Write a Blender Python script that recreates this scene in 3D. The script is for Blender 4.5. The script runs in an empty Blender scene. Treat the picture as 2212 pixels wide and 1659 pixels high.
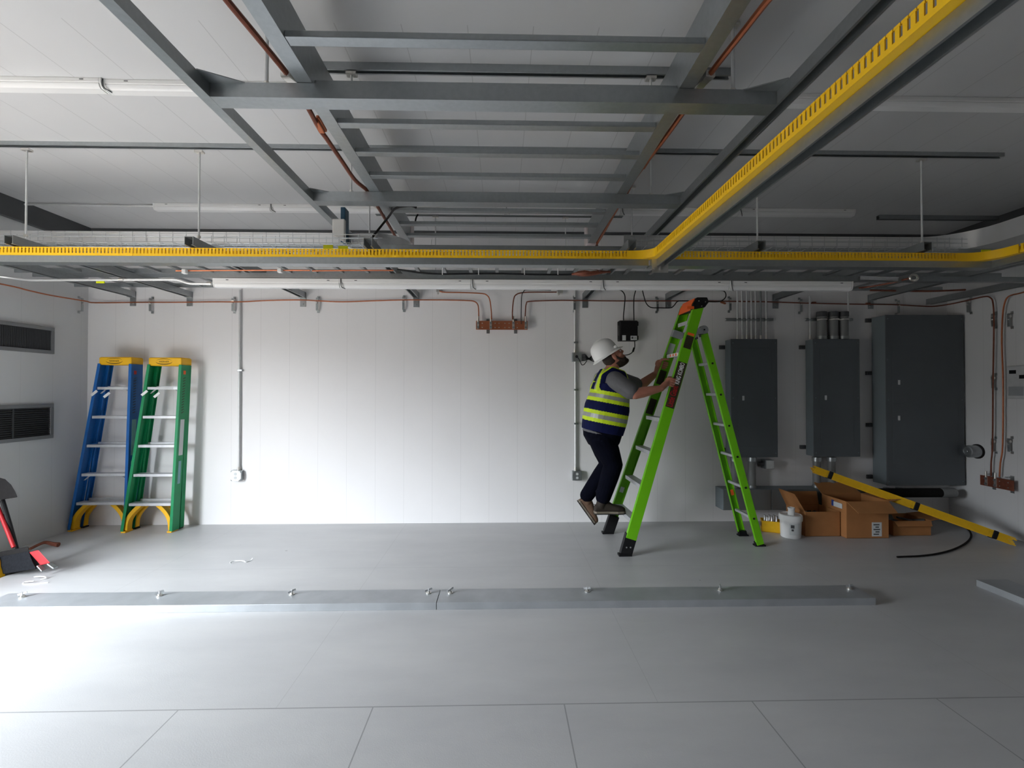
import bpy, bmesh, math, random
from mathutils import Vector, Matrix, Euler
random.seed(7)
PI = math.pi
S = bpy.context.scene
COL = S.collection

# ------------------------------------------------------------------ camera, sky, daylight, exposure
F = 1010.0                                    # focal length in pixels of the 2212 px wide frame
CAM = Vector((0, 0, 1.5))
ROT = Euler((math.radians(90 + 0.652), 0, math.radians(-1.305)))
cd = bpy.data.cameras.new('camera'); cd.sensor_width = 36; cd.lens = F / 2212 * 36
cd.clip_start = 0.05
cam = bpy.data.objects.new('camera', cd); COL.objects.link(cam)
cam.location = CAM; cam.rotation_euler = ROT; S.camera = cam
RM = ROT.to_matrix()

XL, XR, YB, YF, HC = -4.58, 5.15, 5.28, -1.6, 3.28     # room: side walls, back wall, wall behind, ceiling
DY0, DY1, DZ = 0.35, 2.55, 2.30                          # open doorway in the left wall

w = bpy.data.worlds.new('sky'); S.world = w; w.use_nodes = True
nt = w.node_tree; nt.nodes.clear()
wo = nt.nodes.new('ShaderNodeOutputWorld'); bg = nt.nodes.new('ShaderNodeBackground')
tc = nt.nodes.new('ShaderNodeTexCoord'); sx = nt.nodes.new('ShaderNodeSeparateXYZ'); cr = nt.nodes.new('ShaderNodeValToRGB')
mp = nt.nodes.new('ShaderNodeMapRange')
nt.links.new(tc.outputs['Generated'], sx.inputs[0]); nt.links.new(sx.outputs['Z'], mp.inputs[0])
mp.inputs[1].default_value = -1; mp.inputs[2].default_value = 1
nt.links.new(mp.outputs[0], cr.inputs[0])
e = cr.color_ramp.elements
e[0].position = 0.0; e[0].color = (.09, .083, .075, 1)            # ground outside, shaded
e[1].position = 1.0; e[1].color = (.88, .95, 1.0, 1)           # bright hazy sky overhead
for pos_, c_ in ((.498, (.09, .083, .075)), (.52, (.12, .12, .12)), (.56, (.50, .53, .56)), (.66, (.86, .93, 1.0))):   # sky dimmed low on the horizon to keep the far end dark
    a = e.new(pos_); a.color = (*c_, 1)
az = nt.nodes.new('ShaderNodeMapRange'); nt.links.new(sx.outputs['Y'], az.inputs[0])      # sky dimmed straight outside, brighter to one side, shaped for the room's falloff
az.inputs[1].default_value = -.08; az.inputs[2].default_value = -.62; az.inputs[3].default_value = 32; az.inputs[4].default_value = 60
nt.links.new(cr.outputs[0], bg.inputs[0]); nt.links.new(az.outputs[0], bg.inputs[1])
nt.links.new(bg.outputs[0], wo.inputs[0])
ld = bpy.data.lights.new('doorway_daylight', 'AREA'); ld.shape = 'RECTANGLE'
ld.size = DZ; ld.size_y = DY1 - DY0; ld.energy = 1; ld.cycles.is_portal = True
lo = bpy.data.objects.new('doorway_daylight', ld); COL.objects.link(lo)
lo.location = (XL - 0.13, (DY0 + DY1) / 2, DZ / 2); lo.rotation_euler = (0, math.radians(-90), 0)
sd = bpy.data.lights.new('sun', 'SUN'); sd.energy = 32; sd.angle = math.radians(.6); sd.color = (1, .90, .76)
so = bpy.data.objects.new('sun', sd); COL.objects.link(so); so.location = (-9, 1, 7)
so.rotation_euler = Vector((.58, -.26, -.77)).to_track_quat('-Z', 'Y').to_euler()   # enters by the doorway and lands just inside, out of frame
S.view_settings.view_transform = 'Standard'; S.view_settings.look = 'None'
S.view_settings.exposure = 0.0; S.view_settings.gamma = 1; S.view_settings.use_curve_mapping = False
S.cycles.max_bounces = 12; S.cycles.diffuse_bounces = 8; S.cycles.sample_clamp_indirect = 6

# ------------------------------------------------------------------ helpers
def ray(px, py):
    return RM @ Vector(((px - 1106) / F, -(py - 829.5) / F, -1))
def at(px, py, Y):
    d = ray(px, py); return CAM + d * (Y / d.y)
def atz(px, py, Z):
    d = ray(px, py); return CAM + d * ((Z - CAM.z) / d.z)
def atx(px, py, X):
    d = ray(px, py); return CAM + d * (X / d.x)
def wx(px, Y): return at(px, 841, Y).x
def wz(py, Y, px=1106): return at(px, py, Y).z

M = {}
def mat(name, col, rough=0.5, metal=0.0, noise=0.0, scale=8.0, bump=0.0, spec=0.5, trans=0.0, alpha=1.0, ior=1.45, dark=None):
    m = bpy.data.materials.new(name); m.use_nodes = True
    t = m.node_tree; b = t.nodes['Principled BSDF']
    b.inputs['Base Color'].default_value = (*col, 1); b.inputs['Roughness'].default_value = rough
    b.inputs['Metallic'].default_value = metal; b.inputs['Specular IOR Level'].default_value = spec
    b.inputs['Transmission Weight'].default_value = trans; b.inputs['IOR'].default_value = ior
    b.inputs['Alpha'].default_value = alpha
    if noise > 0 or bump > 0:
        tcn = t.nodes.new('ShaderNodeTexCoord'); n = t.nodes.new('ShaderNodeTexNoise')
        n.inputs['Scale'].default_value = scale; n.inputs['Detail'].default_value = 4
        t.links.new(tcn.outputs['Object'], n.inputs['Vector'])
        if noise > 0:
            r = t.nodes.new('ShaderNodeValToRGB')
            r.color_ramp.elements[0].position = 0.3; r.color_ramp.elements[1].position = 0.7
            r.color_ramp.elements[0].color = (*[c * (1 - noise) for c in (dark or col)], 1)
            r.color_ramp.elements[1].color = (*[min(1, c * (1 + noise * .6)) for c in col], 1)
            t.links.new(n.outputs['Fac'], r.inputs[0]); t.links.new(r.outputs[0], b.inputs['Base Color'])
        if bump > 0:
            bp = t.nodes.new('ShaderNodeBump'); bp.inputs['Strength'].default_value = bump; bp.inputs['Distance'].default_value = 0.01
            t.links.new(n.outputs['Fac'], bp.inputs['Height']); t.links.new(bp.outputs[0], b.inputs['Normal'])
    M[name] = m
    return m

def panel_mat(name, col, axis, x0, pitch, rough=0.45, width=0.006, ymin=None, strength=0.55, noise=0.05):
    """painted metal panels with a thin joint every PITCH metres along AXIS (0 x, 1 y)"""
    m = mat(name, col, rough)
    t = m.node_tree; b = t.nodes['Principled BSDF']; L = t.links.new
    g = t.nodes.new('ShaderNodeNewGeometry'); s = t.nodes.new('ShaderNodeSeparateXYZ'); L(g.outputs['Position'], s.inputs[0])
    def mth(op, a, bv=None):
        n = t.nodes.new('ShaderNodeMath'); n.operation = op
        for i, v in enumerate((a, bv)):
            if v is None: continue
            if isinstance(v, (int, float)): n.inputs[i].default_value = v
            else: L(v, n.inputs[i])
        return n.outputs[0]
    u = mth('FRACT', mth('DIVIDE', mth('SUBTRACT', s.outputs[axis], x0), pitch))
    d = mth('ABSOLUTE', mth('SUBTRACT', u, 0.5))
    line = mth('GREATER_THAN', d, 0.5 - width / pitch / 2)
    if ymin is not None: line = mth('MULTIPLY', line, mth('GREATER_THAN', s.outputs[1], ymin))
    n = t.nodes.new('ShaderNodeTexNoise'); n.inputs['Scale'].default_value = 1.3; n.inputs['Detail'].default_value = 5
    L(g.outputs['Position'], n.inputs['Vector'])
    mx = t.nodes.new('ShaderNodeMix'); mx.data_type = 'RGBA'
    L(n.outputs['Fac'], mx.inputs[0])
    mx.inputs[6].default_value = (*[c * (1 - noise) for c in col], 1); mx.inputs[7].default_value = (*[c * (1 + noise) for c in col], 1)
    m2 = t.nodes.new('ShaderNodeMix'); m2.data_type = 'RGBA'
    L(mth('MULTIPLY', line, strength), m2.inputs[0]); L(mx.outputs[2], m2.inputs[6]); m2.inputs[7].default_value = (*[c * .35 for c in col], 1)
    L(m2.outputs[2], b.inputs['Base Color'])
    return m

mat('galv', (.40, .425, .435), .36, .92, .06, 40)
mat('galv_dark', (.34, .36, .365), .42, .85, .06, 40)
mat('galv_matte', (.46, .48, .50), .5, .6, .10, 6)
mat('alu', (.74, .75, .76), .35, .9, .08, 30)
mat('sheet', (.82, .82, .82), .30, .85, .05, 3)
mat('wire', (.62, .64, .65), .4, .8)
mat('yellow', (.88, .52, .008), .45)
mat('yellow_dull', (.80, .46, .01), .5, 0, .06, 30)
mat('copper', (.50, .16, .075), .38, .75, .15, 20)
mat('copper_dark', (.23, .075, .045), .45, .5, .2, 30)
mat('copper_bar', (.40, .135, .065), .42, .6, .12, 9)
mat('white_lens', (.80, .80, .80), .35)
mat('white_paint', (.84, .84, .83), .4)
mat('grey_cabinet', (.095, .108, .118), .5, 0, .06, 3)
mat('cabinet_side', (.17, .20, .215), .5, 0, .06, 3)
mat('black', (.009, .009, .010), .5, spec=.3)
mat('black_matte', (.012, .011, .011), .8, 0, .2, 40, spec=.2)
mat('dark_steel', (.085, .088, .092), .6, .2, .1, 4)
mat('pvc', (.20, .205, .205), .5)
mat('clear_boot', (.62, .54, .53), .35, 0, spec=.5)
mat('tin', (.72, .70, .66), .3, .9)
mat('dark_hole', (.01, .01, .01), .9)
mat('blue_grp', (.004, .105, .36), .45, 0, .06, 12)
mat('green_grp', (.002, .24, .085), .45, 0, .06, 12)
mat('lime_grp', (.15, .50, .004), .42, 0, .05, 12)
mat('cap_yellow', (.85, .46, .006), .5)
mat('step_alu', (.62, .63, .65), .45, .6, .1, 20)
mat('label_paper', (.62, .64, .64), .6)
mat('label_teal', (.20, .40, .42), .6)
mat('orange', (.85, .13, .02), .5)
mat('red', (.42, .010, .016), .5)
mat('trough_grey', (.155, .165, .168), .5)
mat('logo_black', (.03, .025, .01), .6)
mat('logo_white', (.8, .8, .8), .6)
mat('card', (.40, .175, .06), .8, 0, .1, 6)
mat('card_in', (.30, .14, .06), .85, 0, .1, 6)
mat('deep_blue', (.012, .065, .12), .4)
mat('label_blue', (.03, .06, .25), .6)
mat('neon_tag', (.72, .78, .0), .6)
mat('conduit', (.72, .73, .73), .38, .45, .06, 20)
mat('vent_frame', (.20, .205, .215), .5, .2)
mat('vent_dark', (.015, .015, .016), .8)
mat('vent_slat', (.055, .057, .06), .6, .2)
mat('bristle', (.012, .013, .016), .9, 0, .3, 60, spec=.15)

class MB:
    """collects shapes and links them as one mesh object"""
    def __init__(s): s.v = []; s.f = []; s.m = []; s.cur = 0
    def add(s, vs, fs):
        o = len(s.v); s.v += [Vector(v) for v in vs]; s.f += [tuple(i + o for i in f) for f in fs]; s.m += [s.cur] * len(fs); return s
    def box(s, x0, x1, y0, y1, z0, z1):
        vs = [(x, y, z) for z in (z0, z1) for y in (y0, y1) for x in (x0, x1)]
        return s.add(vs, [(0, 2, 3, 1), (4, 5, 7, 6), (0, 1, 5, 4), (2, 6, 7, 3), (0, 4, 6, 2), (1, 3, 7, 5)])
    def beam(s, p, q, wd, h, up=(0, 0, 1), wd2=None, h2=None):
        p, q = Vector(p), Vector(q); a = (q - p).normalized(); u = a.cross(Vector(up)).normalized(); v = u.cross(a)
        wd2 = wd if wd2 is None else wd2; h2 = h if h2 is None else h2
        vs = []
        for c, W_, H_ in ((p, wd, h), (q, wd2, h2)):
            vs += [c - u * W_ / 2 - v * H_ / 2, c + u * W_ / 2 - v * H_ / 2, c + u * W_ / 2 + v * H_ / 2, c - u * W_ / 2 + v * H_ / 2]
        return s.add(vs, [(3, 2, 1, 0), (4, 5, 6, 7), (0, 1, 5, 4), (1, 2, 6, 5), (2, 3, 7, 6), (3, 0, 4, 7)])
    def prism(s, prof, p, q, up=(0, 0, 1)):
        p, q = Vector(p), Vector(q); a = (q - p).normalized(); u = a.cross(Vector(up)).normalized(); v = u.cross(a)
        n = len(prof); vs = [c + u * x + v * y for c in (p, q) for x, y in prof]
        return s.add(vs, [tuple(range(n))[::-1], tuple(range(n, 2 * n))] + [(i, (i + 1) % n, n + (i + 1) % n, n + i) for i in range(n)])
    def loft(s, rings, cap=True):
        n = len(rings[0]); vs = [p for r in rings for p in r]; fs = []
        for k in range(len(rings) - 1):
            fs += [(k * n + i, k * n + (i + 1) % n, (k + 1) * n + (i + 1) % n, (k + 1) * n + i) for i in range(n)]
        if cap: fs += [tuple(range(n))[::-1], tuple(range((len(rings) - 1) * n, len(rings) * n))]
        return s.add(vs, fs)
    def tube(s, pts, r, n=8, caps=True):
        pts = [Vector(p) for p in pts]; rs = r if isinstance(r, (list, tuple)) else [r] * len(pts)
        rings = []; ref = None
        for i, p in enumerate(pts):
            t = (pts[min(i + 1, len(pts) - 1)] - pts[max(i - 1, 0)]).normalized()
            if ref is None: ref = t.orthogonal().normalized()
            else:
                ref = ref - t * ref.dot(t)
                ref = ref.normalized() if ref.length > 1e-6 else t.orthogonal().normalized()
            b = t.cross(ref)
            rings.append([p + (ref * math.cos(2 * PI * k / n) + b * math.sin(2 * PI * k / n)) * rs[i] for k in range(n)])
        return s.loft(rings, caps)
    def cyl(s, p, q, r, r2=None, n=16): return s.tube([p, q], [r, r if r2 is None else r2], n)
    def lathe(s, prof, c, axis=(0, 0, 1), n=24):
        c = Vector(c); a = Vector(axis).normalized(); u = a.orthogonal().normalized(); b = a.cross(u)
        return s.loft([[c + a * z + (u * math.cos(2 * PI * k / n) + b * math.sin(2 * PI * k / n)) * max(r, 1e-4) for k in range(n)] for r, z in prof])
    def ball(s, c, r, n=12, ax=None):
        c = Vector(c); r = r if isinstance(r, (tuple, list)) else (r, r, r)
        ax = ax or (Vector((1, 0, 0)), Vector((0, 1, 0)), Vector((0, 0, 1)))
        rings = []
        for i in range(1, n):
            th = PI * i / n
            rings.append([c + ax[0] * r[0] * math.sin(th) * math.cos(2 * PI * k / (2 * n)) + ax[1] * r[1] * math.sin(th) * math.sin(2 * PI * k / (2 * n)) - ax[2] * r[2] * math.cos(th) for k in range(2 * n)])
        return s.loft(rings)
    def mesh(s, name, mats, off=Vector((0, 0, 0))):
        me = bpy.data.meshes.new(name); me.from_pydata([v - off for v in s.v], [], s.f)
        for m in (mats if isinstance(mats, (list, tuple)) else [mats]): me.materials.append(M[m] if isinstance(m, str) else m)
        me.polygons.foreach_set('material_index', s.m)
        bm = bmesh.new(); bm.from_mesh(me); bmesh.ops.recalc_face_normals(bm, faces=bm.faces); bm.to_mesh(me); bm.free()
        return me
    def build(s, name, mats, parent=None, bevel=0.0, smooth=False, off=None, seg=2):
        if off is None:
            off = wloc(parent) if parent is not None else base_of(s.v)
        me = s.mesh(name, mats, off)
        if smooth:
            me.polygons.foreach_set('use_smooth', [True] * len(me.polygons)); me.set_sharp_from_angle(angle=math.radians(35))
        o = bpy.data.objects.new(name, me); COL.objects.link(o)
        if parent is not None: o.parent = parent
        else: o.location = off
        if bevel:
            b = o.modifiers.new('bevel', 'BEVEL'); b.width = bevel; b.segments = seg; b.limit_method = 'ANGLE'; b.angle_limit = math.radians(40)
        return o

def wloc(o):
    p = Vector((0, 0, 0))
    while o is not None: p += o.location; o = o.parent
    return p
def base_of(vs):
    xs = [v.x for v in vs]; ys = [v.y for v in vs]; zs = [v.z for v in vs]
    return Vector(((min(xs) + max(xs)) / 2, (min(ys) + max(ys)) / 2, min(zs)))
def tag(o, label, cat, group=None, kind=None):
    o['label'] = label; o['category'] = cat
    if group: o['group'] = group
    if kind: o['kind'] = kind
    return o
def thing(name, label, cat, loc, group=None):
    o = bpy.data.objects.new(name, None); COL.objects.link(o); o.location = loc; o.empty_display_size = .05
    return tag(o, label, cat, group)
def struct(name, mb, m, parent=None, **k):
    o = mb.build(name, m, parent, **k)
    if parent is None: o['kind'] = 'structure'
    return o
def dup(root, loc, label, group=None):
    def cp(o, par):
        c = o.copy(); COL.objects.link(c); c.parent = par
        for ch in [x for x in KIDS.get(o.name, [])]: cp(ch, c)
        return c
    KIDS = {}
    for x in COL.objects:
        if x.parent: KIDS.setdefault(x.parent.name, []).append(x)
    r = cp(root, None); r.location = loc; r['label'] = label
    if group: r['group'] = group
    return r
def curve(pts, n=6):
    """smooth points through PTS"""
    P = [Vector(p) for p in pts]; P = [P[0] * 2 - P[1]] + P + [P[-1] * 2 - P[-2]]; out = []
    for i in range(1, len(P) - 2):
        for k in range(n):
            t = k / n; a, b, c, d = P[i - 1], P[i], P[i + 1], P[i + 2]
            out.append(.5 * ((2 * b) + (c - a) * t + (2 * a - 5 * b + 4 * c - d) * t * t + (3 * b - a - 3 * c + d) * t ** 3))
    return out + [P[-2]]
def arcs(pts, r=.06, n=5):
    """polyline with rounded corners"""
    P = [Vector(p) for p in pts]; out = [P[0]]
    for i in range(1, len(P) - 1):
        a = (P[i - 1] - P[i]); b = (P[i + 1] - P[i]); k = min(r, a.length * .45, b.length * .45)
        s_, e_ = P[i] + a.normalized() * k, P[i] + b.normalized() * k
        for j in range(n + 1):
            t = j / n; out.append(s_ * (1 - t) ** 2 + P[i] * 2 * t * (1 - t) + e_ * t * t)
    return out + [P[-1]]
def uprof(wd, h, t=.004, lip=.010, flip=0):
    """slotted strut section, opening downward (flip 0), upward (1); u across, v up from the bottom"""
    p = [(-wd / 2, 0), (-wd / 2, h), (wd / 2, h), (wd / 2, 0), (wd / 2 - lip, 0), (wd / 2 - lip, t), (wd / 2 - t, t), (wd / 2 - t, h - t),
         (-wd / 2 + t, h - t), (-wd / 2 + t, t), (-wd / 2 + lip, t), (-wd / 2 + lip, 0)]
    return [(x, h - y) for x, y in p][::-1] if flip else p
def cprof(wd, h, t=.004, side=1, lip=.012):
    """channel lying on its side: web at u=0, flanges towards u=-side*wd"""
    p = [(0, 0), (0, h), (-wd, h), (-wd, h - lip), (-wd + t, h - lip), (-wd + t, h - t), (-t, h - t), (-t, t), (-wd + t, t), (-wd + t, lip), (-wd, lip), (-wd, 0)]
    return [(x * side, y) for x, y in p]
def text_mesh(txt, size, m, parent, origin, xdir, ydir, name='lettering', bold=.0, extr=.0006, sx=1.0):
    c = bpy.data.curves.new('txt', 'FONT'); c.body = txt; c.size = size; c.align_x = 'CENTER'; c.align_y = 'CENTER'; c.extrude = extr; c.offset = bold
    t = bpy.data.objects.new('txt', c); COL.objects.link(t)
    dg = bpy.context.evaluated_depsgraph_get(); dg.update()
    me = bpy.data.meshes.new_from_object(t.evaluated_get(dg)); bpy.data.objects.remove(t)
    X = Vector(xdir).normalized(); Y = Vector(ydir).normalized(); Y = (Y - X * X.dot(Y)).normalized(); Z = X.cross(Y)
    off = wloc(parent)
    for v in me.vertices: v.co = Vector(origin) - off + X * v.co.x * sx + Y * v.co.y + Z * v.co.z
    me.materials.clear(); me.materials.append(M[m]); me.name = name
    o = bpy.data.objects.new(name, me); COL.objects.link(o); o.parent = parent
    return o

# ------------------------------------------------------------------ the room
def floor_mat():
    col = (.36, .365, .375)
    m = mat('floor_paint', col, .42)
    t = m.node_tree; b = t.nodes['Principled BSDF']; L = t.links.new
    g = t.nodes.new('ShaderNodeNewGeometry'); s = t.nodes.new('ShaderNodeSeparateXYZ'); L(g.outputs['Position'], s.inputs[0])
    def mth(op, a, bv=None):
        n = t.nodes.new('ShaderNodeMath'); n.operation = op
        for i, v in enumerate((a, bv)):
            if v is None: continue
            if isinstance(v, (int, float)): n.inputs[i].default_value = v
            else: L(v, n.inputs[i])
        return n.outputs[0]
    def ln(axis, x0, pitch, wd):
        d = mth('ABSOLUTE', mth('SUBTRACT', mth('FRACT', mth('DIVIDE', mth('SUBTRACT', s.outputs[axis], x0 - pitch / 2), pitch)), .5))
        return mth('LESS_THAN', d, wd / pitch / 2)
    near = mth('LESS_THAN', s.outputs[1], 2.24)
    j1 = mth('MULTIPLY', ln(0, .30, .905, .006), near)
    j2 = mth('MULTIPLY', mth('MULTIPLY', ln(0, .75, 1.81, .004), mth('SUBTRACT', 1, near)), .35)
    c1 = mth('LESS_THAN', mth('ABSOLUTE', mth('SUBTRACT', s.outputs[1], 2.24)), .0035)
    c2 = mth('MULTIPLY', mth('LESS_THAN', mth('ABSOLUTE', mth('SUBTRACT', s.outputs[1], 3.97)), .003), .35)
    c3 = mth('LESS_THAN', mth('ABSOLUTE', mth('SUBTRACT', s.outputs[1], .43)), .0035)
    line = mth('MINIMUM', 1, mth('ADD', mth('ADD', j1, j2), mth('ADD', c1, mth('ADD', c2, c3))))
    nz = t.nodes.new('ShaderNodeTexNoise'); nz.inputs['Scale'].default_value = 1.6; nz.inputs['Detail'].default_value = 6; nz.inputs['Roughness'].default_value = .62
    vm = t.nodes.new('ShaderNodeVectorMath'); vm.operation = 'MULTIPLY'; vm.inputs[1].default_value = (.55, 1.6, 1); L(g.outputs['Position'], vm.inputs[0]); L(vm.outputs[0], nz.inputs['Vector'])
    r = t.nodes.new('ShaderNodeValToRGB'); L(nz.outputs['Fac'], r.inputs[0])
    r.color_ramp.elements[0].position = .3; r.color_ramp.elements[0].color = (.455, .455, .462, 1)
    r.color_ramp.elements[1].position = .72; r.color_ramp.elements[1].color = (.535, .533, .533, 1)
    vo = t.nodes.new('ShaderNodeTexVoronoi'); vo.inputs['Scale'].default_value = 1.7; L(g.outputs['Position'], vo.inputs['Vector'])
    spot = mth('LESS_THAN', vo.outputs['Distance'], .022)
    mx = t.nodes.new('ShaderNodeMix'); mx.data_type = 'RGBA'
    L(mth('MULTIPLY', mth('MINIMUM', 1, mth('ADD', line, mth('MULTIPLY', spot, .9))), .55), mx.inputs[0]); L(r.outputs[0], mx.inputs[6]); mx.inputs[7].default_value = (.12, .12, .12, 1)
    L(mx.outputs[2], b.inputs['Base Color'])
    n2 = t.nodes.new('ShaderNodeTexNoise'); n2.inputs['Scale'].default_value = 160; n2.inputs['Detail'].default_value = 2; L(g.outputs['Position'], n2.inputs['Vector'])
    bp = t.nodes.new('ShaderNodeBump'); bp.inputs['Strength'].default_value = .10; bp.inputs['Distance'].default_value = .004
    L(n2.outputs['Fac'], bp.inputs['Height']); L(bp.outputs[0], b.inputs['Normal'])
    return m
floor_mat()
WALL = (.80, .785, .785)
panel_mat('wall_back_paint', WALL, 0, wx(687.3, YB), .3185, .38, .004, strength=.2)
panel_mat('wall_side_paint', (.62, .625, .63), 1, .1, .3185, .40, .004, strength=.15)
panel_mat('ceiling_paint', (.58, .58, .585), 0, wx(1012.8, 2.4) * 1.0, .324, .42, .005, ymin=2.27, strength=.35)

T = .14
struct('floor', MB().box(XL - T, XR + T, YF - T, YB + T, -.12, 0), 'floor_paint')
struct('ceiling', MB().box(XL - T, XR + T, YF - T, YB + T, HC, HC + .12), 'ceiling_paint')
struct('wall_back', MB().box(XL - T, XR + T, YB, YB + T, 0, HC), 'wall_back_paint')
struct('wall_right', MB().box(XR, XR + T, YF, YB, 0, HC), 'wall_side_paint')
mat('wall_front_paint', (.07, .072, .075), .6)  # unseen wall, toned near black to cut bounced light
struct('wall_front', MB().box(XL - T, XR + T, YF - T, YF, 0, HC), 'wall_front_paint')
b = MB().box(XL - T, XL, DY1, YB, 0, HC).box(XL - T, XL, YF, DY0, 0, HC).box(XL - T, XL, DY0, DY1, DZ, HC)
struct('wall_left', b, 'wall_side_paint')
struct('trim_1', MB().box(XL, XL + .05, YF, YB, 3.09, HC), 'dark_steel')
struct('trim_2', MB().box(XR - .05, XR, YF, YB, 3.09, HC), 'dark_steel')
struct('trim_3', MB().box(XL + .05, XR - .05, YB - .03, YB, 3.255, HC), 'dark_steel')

# ------------------------------------------------------------------ overhead: centre ladder rack, its runners and cross channels
ZL = 2.93                                       # underside of the centre ladder rack
RYE = 4.64; RY0 = .35
LX, RX = -.882, .845                            # inner faces of its two side rails
t = thing('cable_ladder_rack', 'wide grey metal cable ladder hung overhead, running from above the camera to the far tray', 'cable ladder', ((LX + RX) / 2, 2.5, ZL))
for s, x in ((1, LX), (-1, RX)):
    rail = MB().prism(cprof(.072, .19, .005, s), (x, RY0, ZL), (x, RYE, ZL)).build('side_rail', 'galv', t)
    bt = MB()
    rings = []
    for k in range(7):
        a_ = k / 6; gx = .012 + .012 * math.sin(a_ * PI * .5)
        y = RYE - .10 + .16 * a_; sc = 1 if k < 4 else 1 - (k - 3) * .12
        cx, cz = x - s * .036, ZL + .095
        rings.append([Vector((cx + sx_ * (.036 + gx) * sc, y, cz + sz_ * (.095 + gx) * sc)) for sx_, sz_ in ((-1, -1), (1, -1), (1, 1), (-1, 1))])
    bt.loft(rings).build('end_boot', 'clear_boot', t, bevel=.012, smooth=True)['label'] = 'pinkish translucent plastic end cap'
for k in range(-5, 9):
    y1 = 1.957 + .3077 * k
    MB().box(LX, RX, y1 - .054, y1, ZL + .002, ZL + .030).build('rung', 'galv', t, bevel=.003)

ZR = 2.858                                      # underside of runners and cross channels
RL0, RL1, RR0, RR1 = -1.405, -1.354, 1.312, 1.377
t = thing('runner_channel', 'long grey steel runner channel hung overhead outside the copper-cabled rack side, towards the doorway', 'support channel', (RL1, 2.4, ZR))
MB().prism(cprof(.051, .062, .004, 1), (RL1, RY0, ZR), (RL1, 4.43, ZR)).build('channel_body', 'galv', t)
for y in (2.19, 3.42):
    MB().loft([[Vector((RL1, y - .10, ZR + .062)), Vector((RL1 + .17, y, ZR + .066)), Vector((RL1, y + .10, ZR + .062))],
               [Vector((RL1, y - .10, ZR + .067)), Vector((RL1 + .17, y, ZR + .071)), Vector((RL1, y + .10, ZR + .067))]]).build('gusset_plate', 'galv_dark', t)
t = thing('runner_channel', 'long grey steel runner channel hung overhead beside the sloping yellow cable raceway', 'support channel', (RR0, 2.4, ZR))
MB().prism(uprof(.065, .062, .004, .012), ((RR0 + RR1) / 2, RY0, ZR), ((RR0 + RR1) / 2, 4.43, ZR)).build('channel_body', 'galv', t)
for y in (2.19, 3.42):
    MB().loft([[Vector((RR0, y - .10, ZR + .062)), Vector((RR0 - .17, y, ZR + .066)), Vector((RR0, y + .10, ZR + .062))],
               [Vector((RR0, y - .10, ZR + .067)), Vector((RR0 - .17, y, ZR + .071)), Vector((RR0, y + .10, ZR + .067))]]).build('gusset_plate', 'galv_dark', t)
for y0, lab in ((2.185, 'thick grey cross channel nearest the camera under the wide ladder rack'), (3.385, 'grey cross channel under the wide ladder rack just before the yellow raceway')):
    t = thing('cross_channel', lab, 'support channel', (0, y0 + .045, ZR), 'cross channels under the ladder rack')
    b = MB(); b.prism([(-.045, 0), (-.045, .07), (.045, .07), (.045, .064), (-.039, .064), (-.039, .046), (-.035, .042), (-.035, .030), (-.039, .026), (-.039, .006), (.045, .006), (.045, 0)][::-1], (RR0 - .001, y0 + .045, ZR), (RL1 + .001, y0 + .045, ZR)).build('channel_body', 'galv', t)
    for x in (LX - .05, RX + .05):
        b = MB().box(x - .05, x + .05, y0 + .01, y0 + .07, ZR + .07, ZR + .076)
        b.cyl((x - .025 * (1 if x > 0 else -1), y0 + .03, ZR + .070), (x - .025 * (1 if x > 0 else -1), y0 + .03, ZR + .095), .009, n=6).build('hold_down_clip', 'tin', t)

# ceiling struts
def cstrut(x0, x1, y, lab, h=.042):
    b = MB().prism(uprof(.042, h), (x0, y, HC - h), (x1, y, HC - h))
    return tag(b.build('ceiling_strut', 'galv'), lab, 'ceiling strut', 'slotted struts fixed to the ceiling')
YA, YB_, YC = 2.56, 3.43, 4.68
cstrut(wx(652, YA), wx(1580, YA), YA, 'short dark slotted strut on the ceiling over the nearest ladder rungs')
cstrut(XL + .02, wx(2170, YB_), YB_, 'longest slotted strut on the ceiling, running nearly the whole room width', .028)
cstrut(wx(811, YC), wx(1346, YC), YC, 'short slotted strut on the ceiling near the back wall above the ladder end')
cstrut(wx(1900, YC), wx(2168, YC), YC, 'short dark slotted strut on the ceiling in the dark far corner over the cabinets')

# threaded rods
def rod(px, y, z0, z1, lab, r=.0065):
    x = wx(px, y); t = thing('hanger_rod', lab, 'hanger rod', (x, y, z0), 'threaded hanger rods from the ceiling')
    MB().cyl((x, y, z0), (x, y, z1), r, n=8).build('threaded_rod', 'conduit', t, smooth=True)
    MB().cyl((x, y, z0 + .012), (x, y, z0 + .028), .013, n=6).build('nut', 'tin', t)
    if z1 > 3.2: MB().box(x - .028, x + .028, y - .018, y + .018, z1 - .02, z1 - .006).build('strut_washer', 'tin', t)
    return t
CS = HC - .042
rod(572, 2.225, ZR + .07, HC - .003, 'threaded rod on the nearest cross channel, beside the thick copper cable by the doorway side', .009)
rod(1587, 2.225, ZR + .07, HC - .003, 'threaded rod on the nearest cross channel, on the yellow raceway side', .009)
rod(757, YA, ZL + .19, CS, 'threaded rod at the doorway end of the short near ceiling strut')
rod(1408, YA, ZL + .19, CS, 'threaded rod at the yellow raceway end of the short near ceiling strut')
rod(757, YB_, ZR + .07, CS, 'threaded rod from the long ceiling strut to the far cross channel, doorway side')
rod(1408, YB_, ZR + .07, CS, 'threaded rod from the long ceiling strut to the far cross channel, raceway side')
rod(797, 4.05, 2.60, HC - .003, 'threaded rod just beyond the far cross channel, crossed by a black cable')
rod(1366, 4.05, 2.60, HC - .003, 'threaded rod just beyond the far cross channel, close to the raceway corner')
ZX = 2.525                                       # underside of the struts that cross from the tray to the back wall
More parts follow.
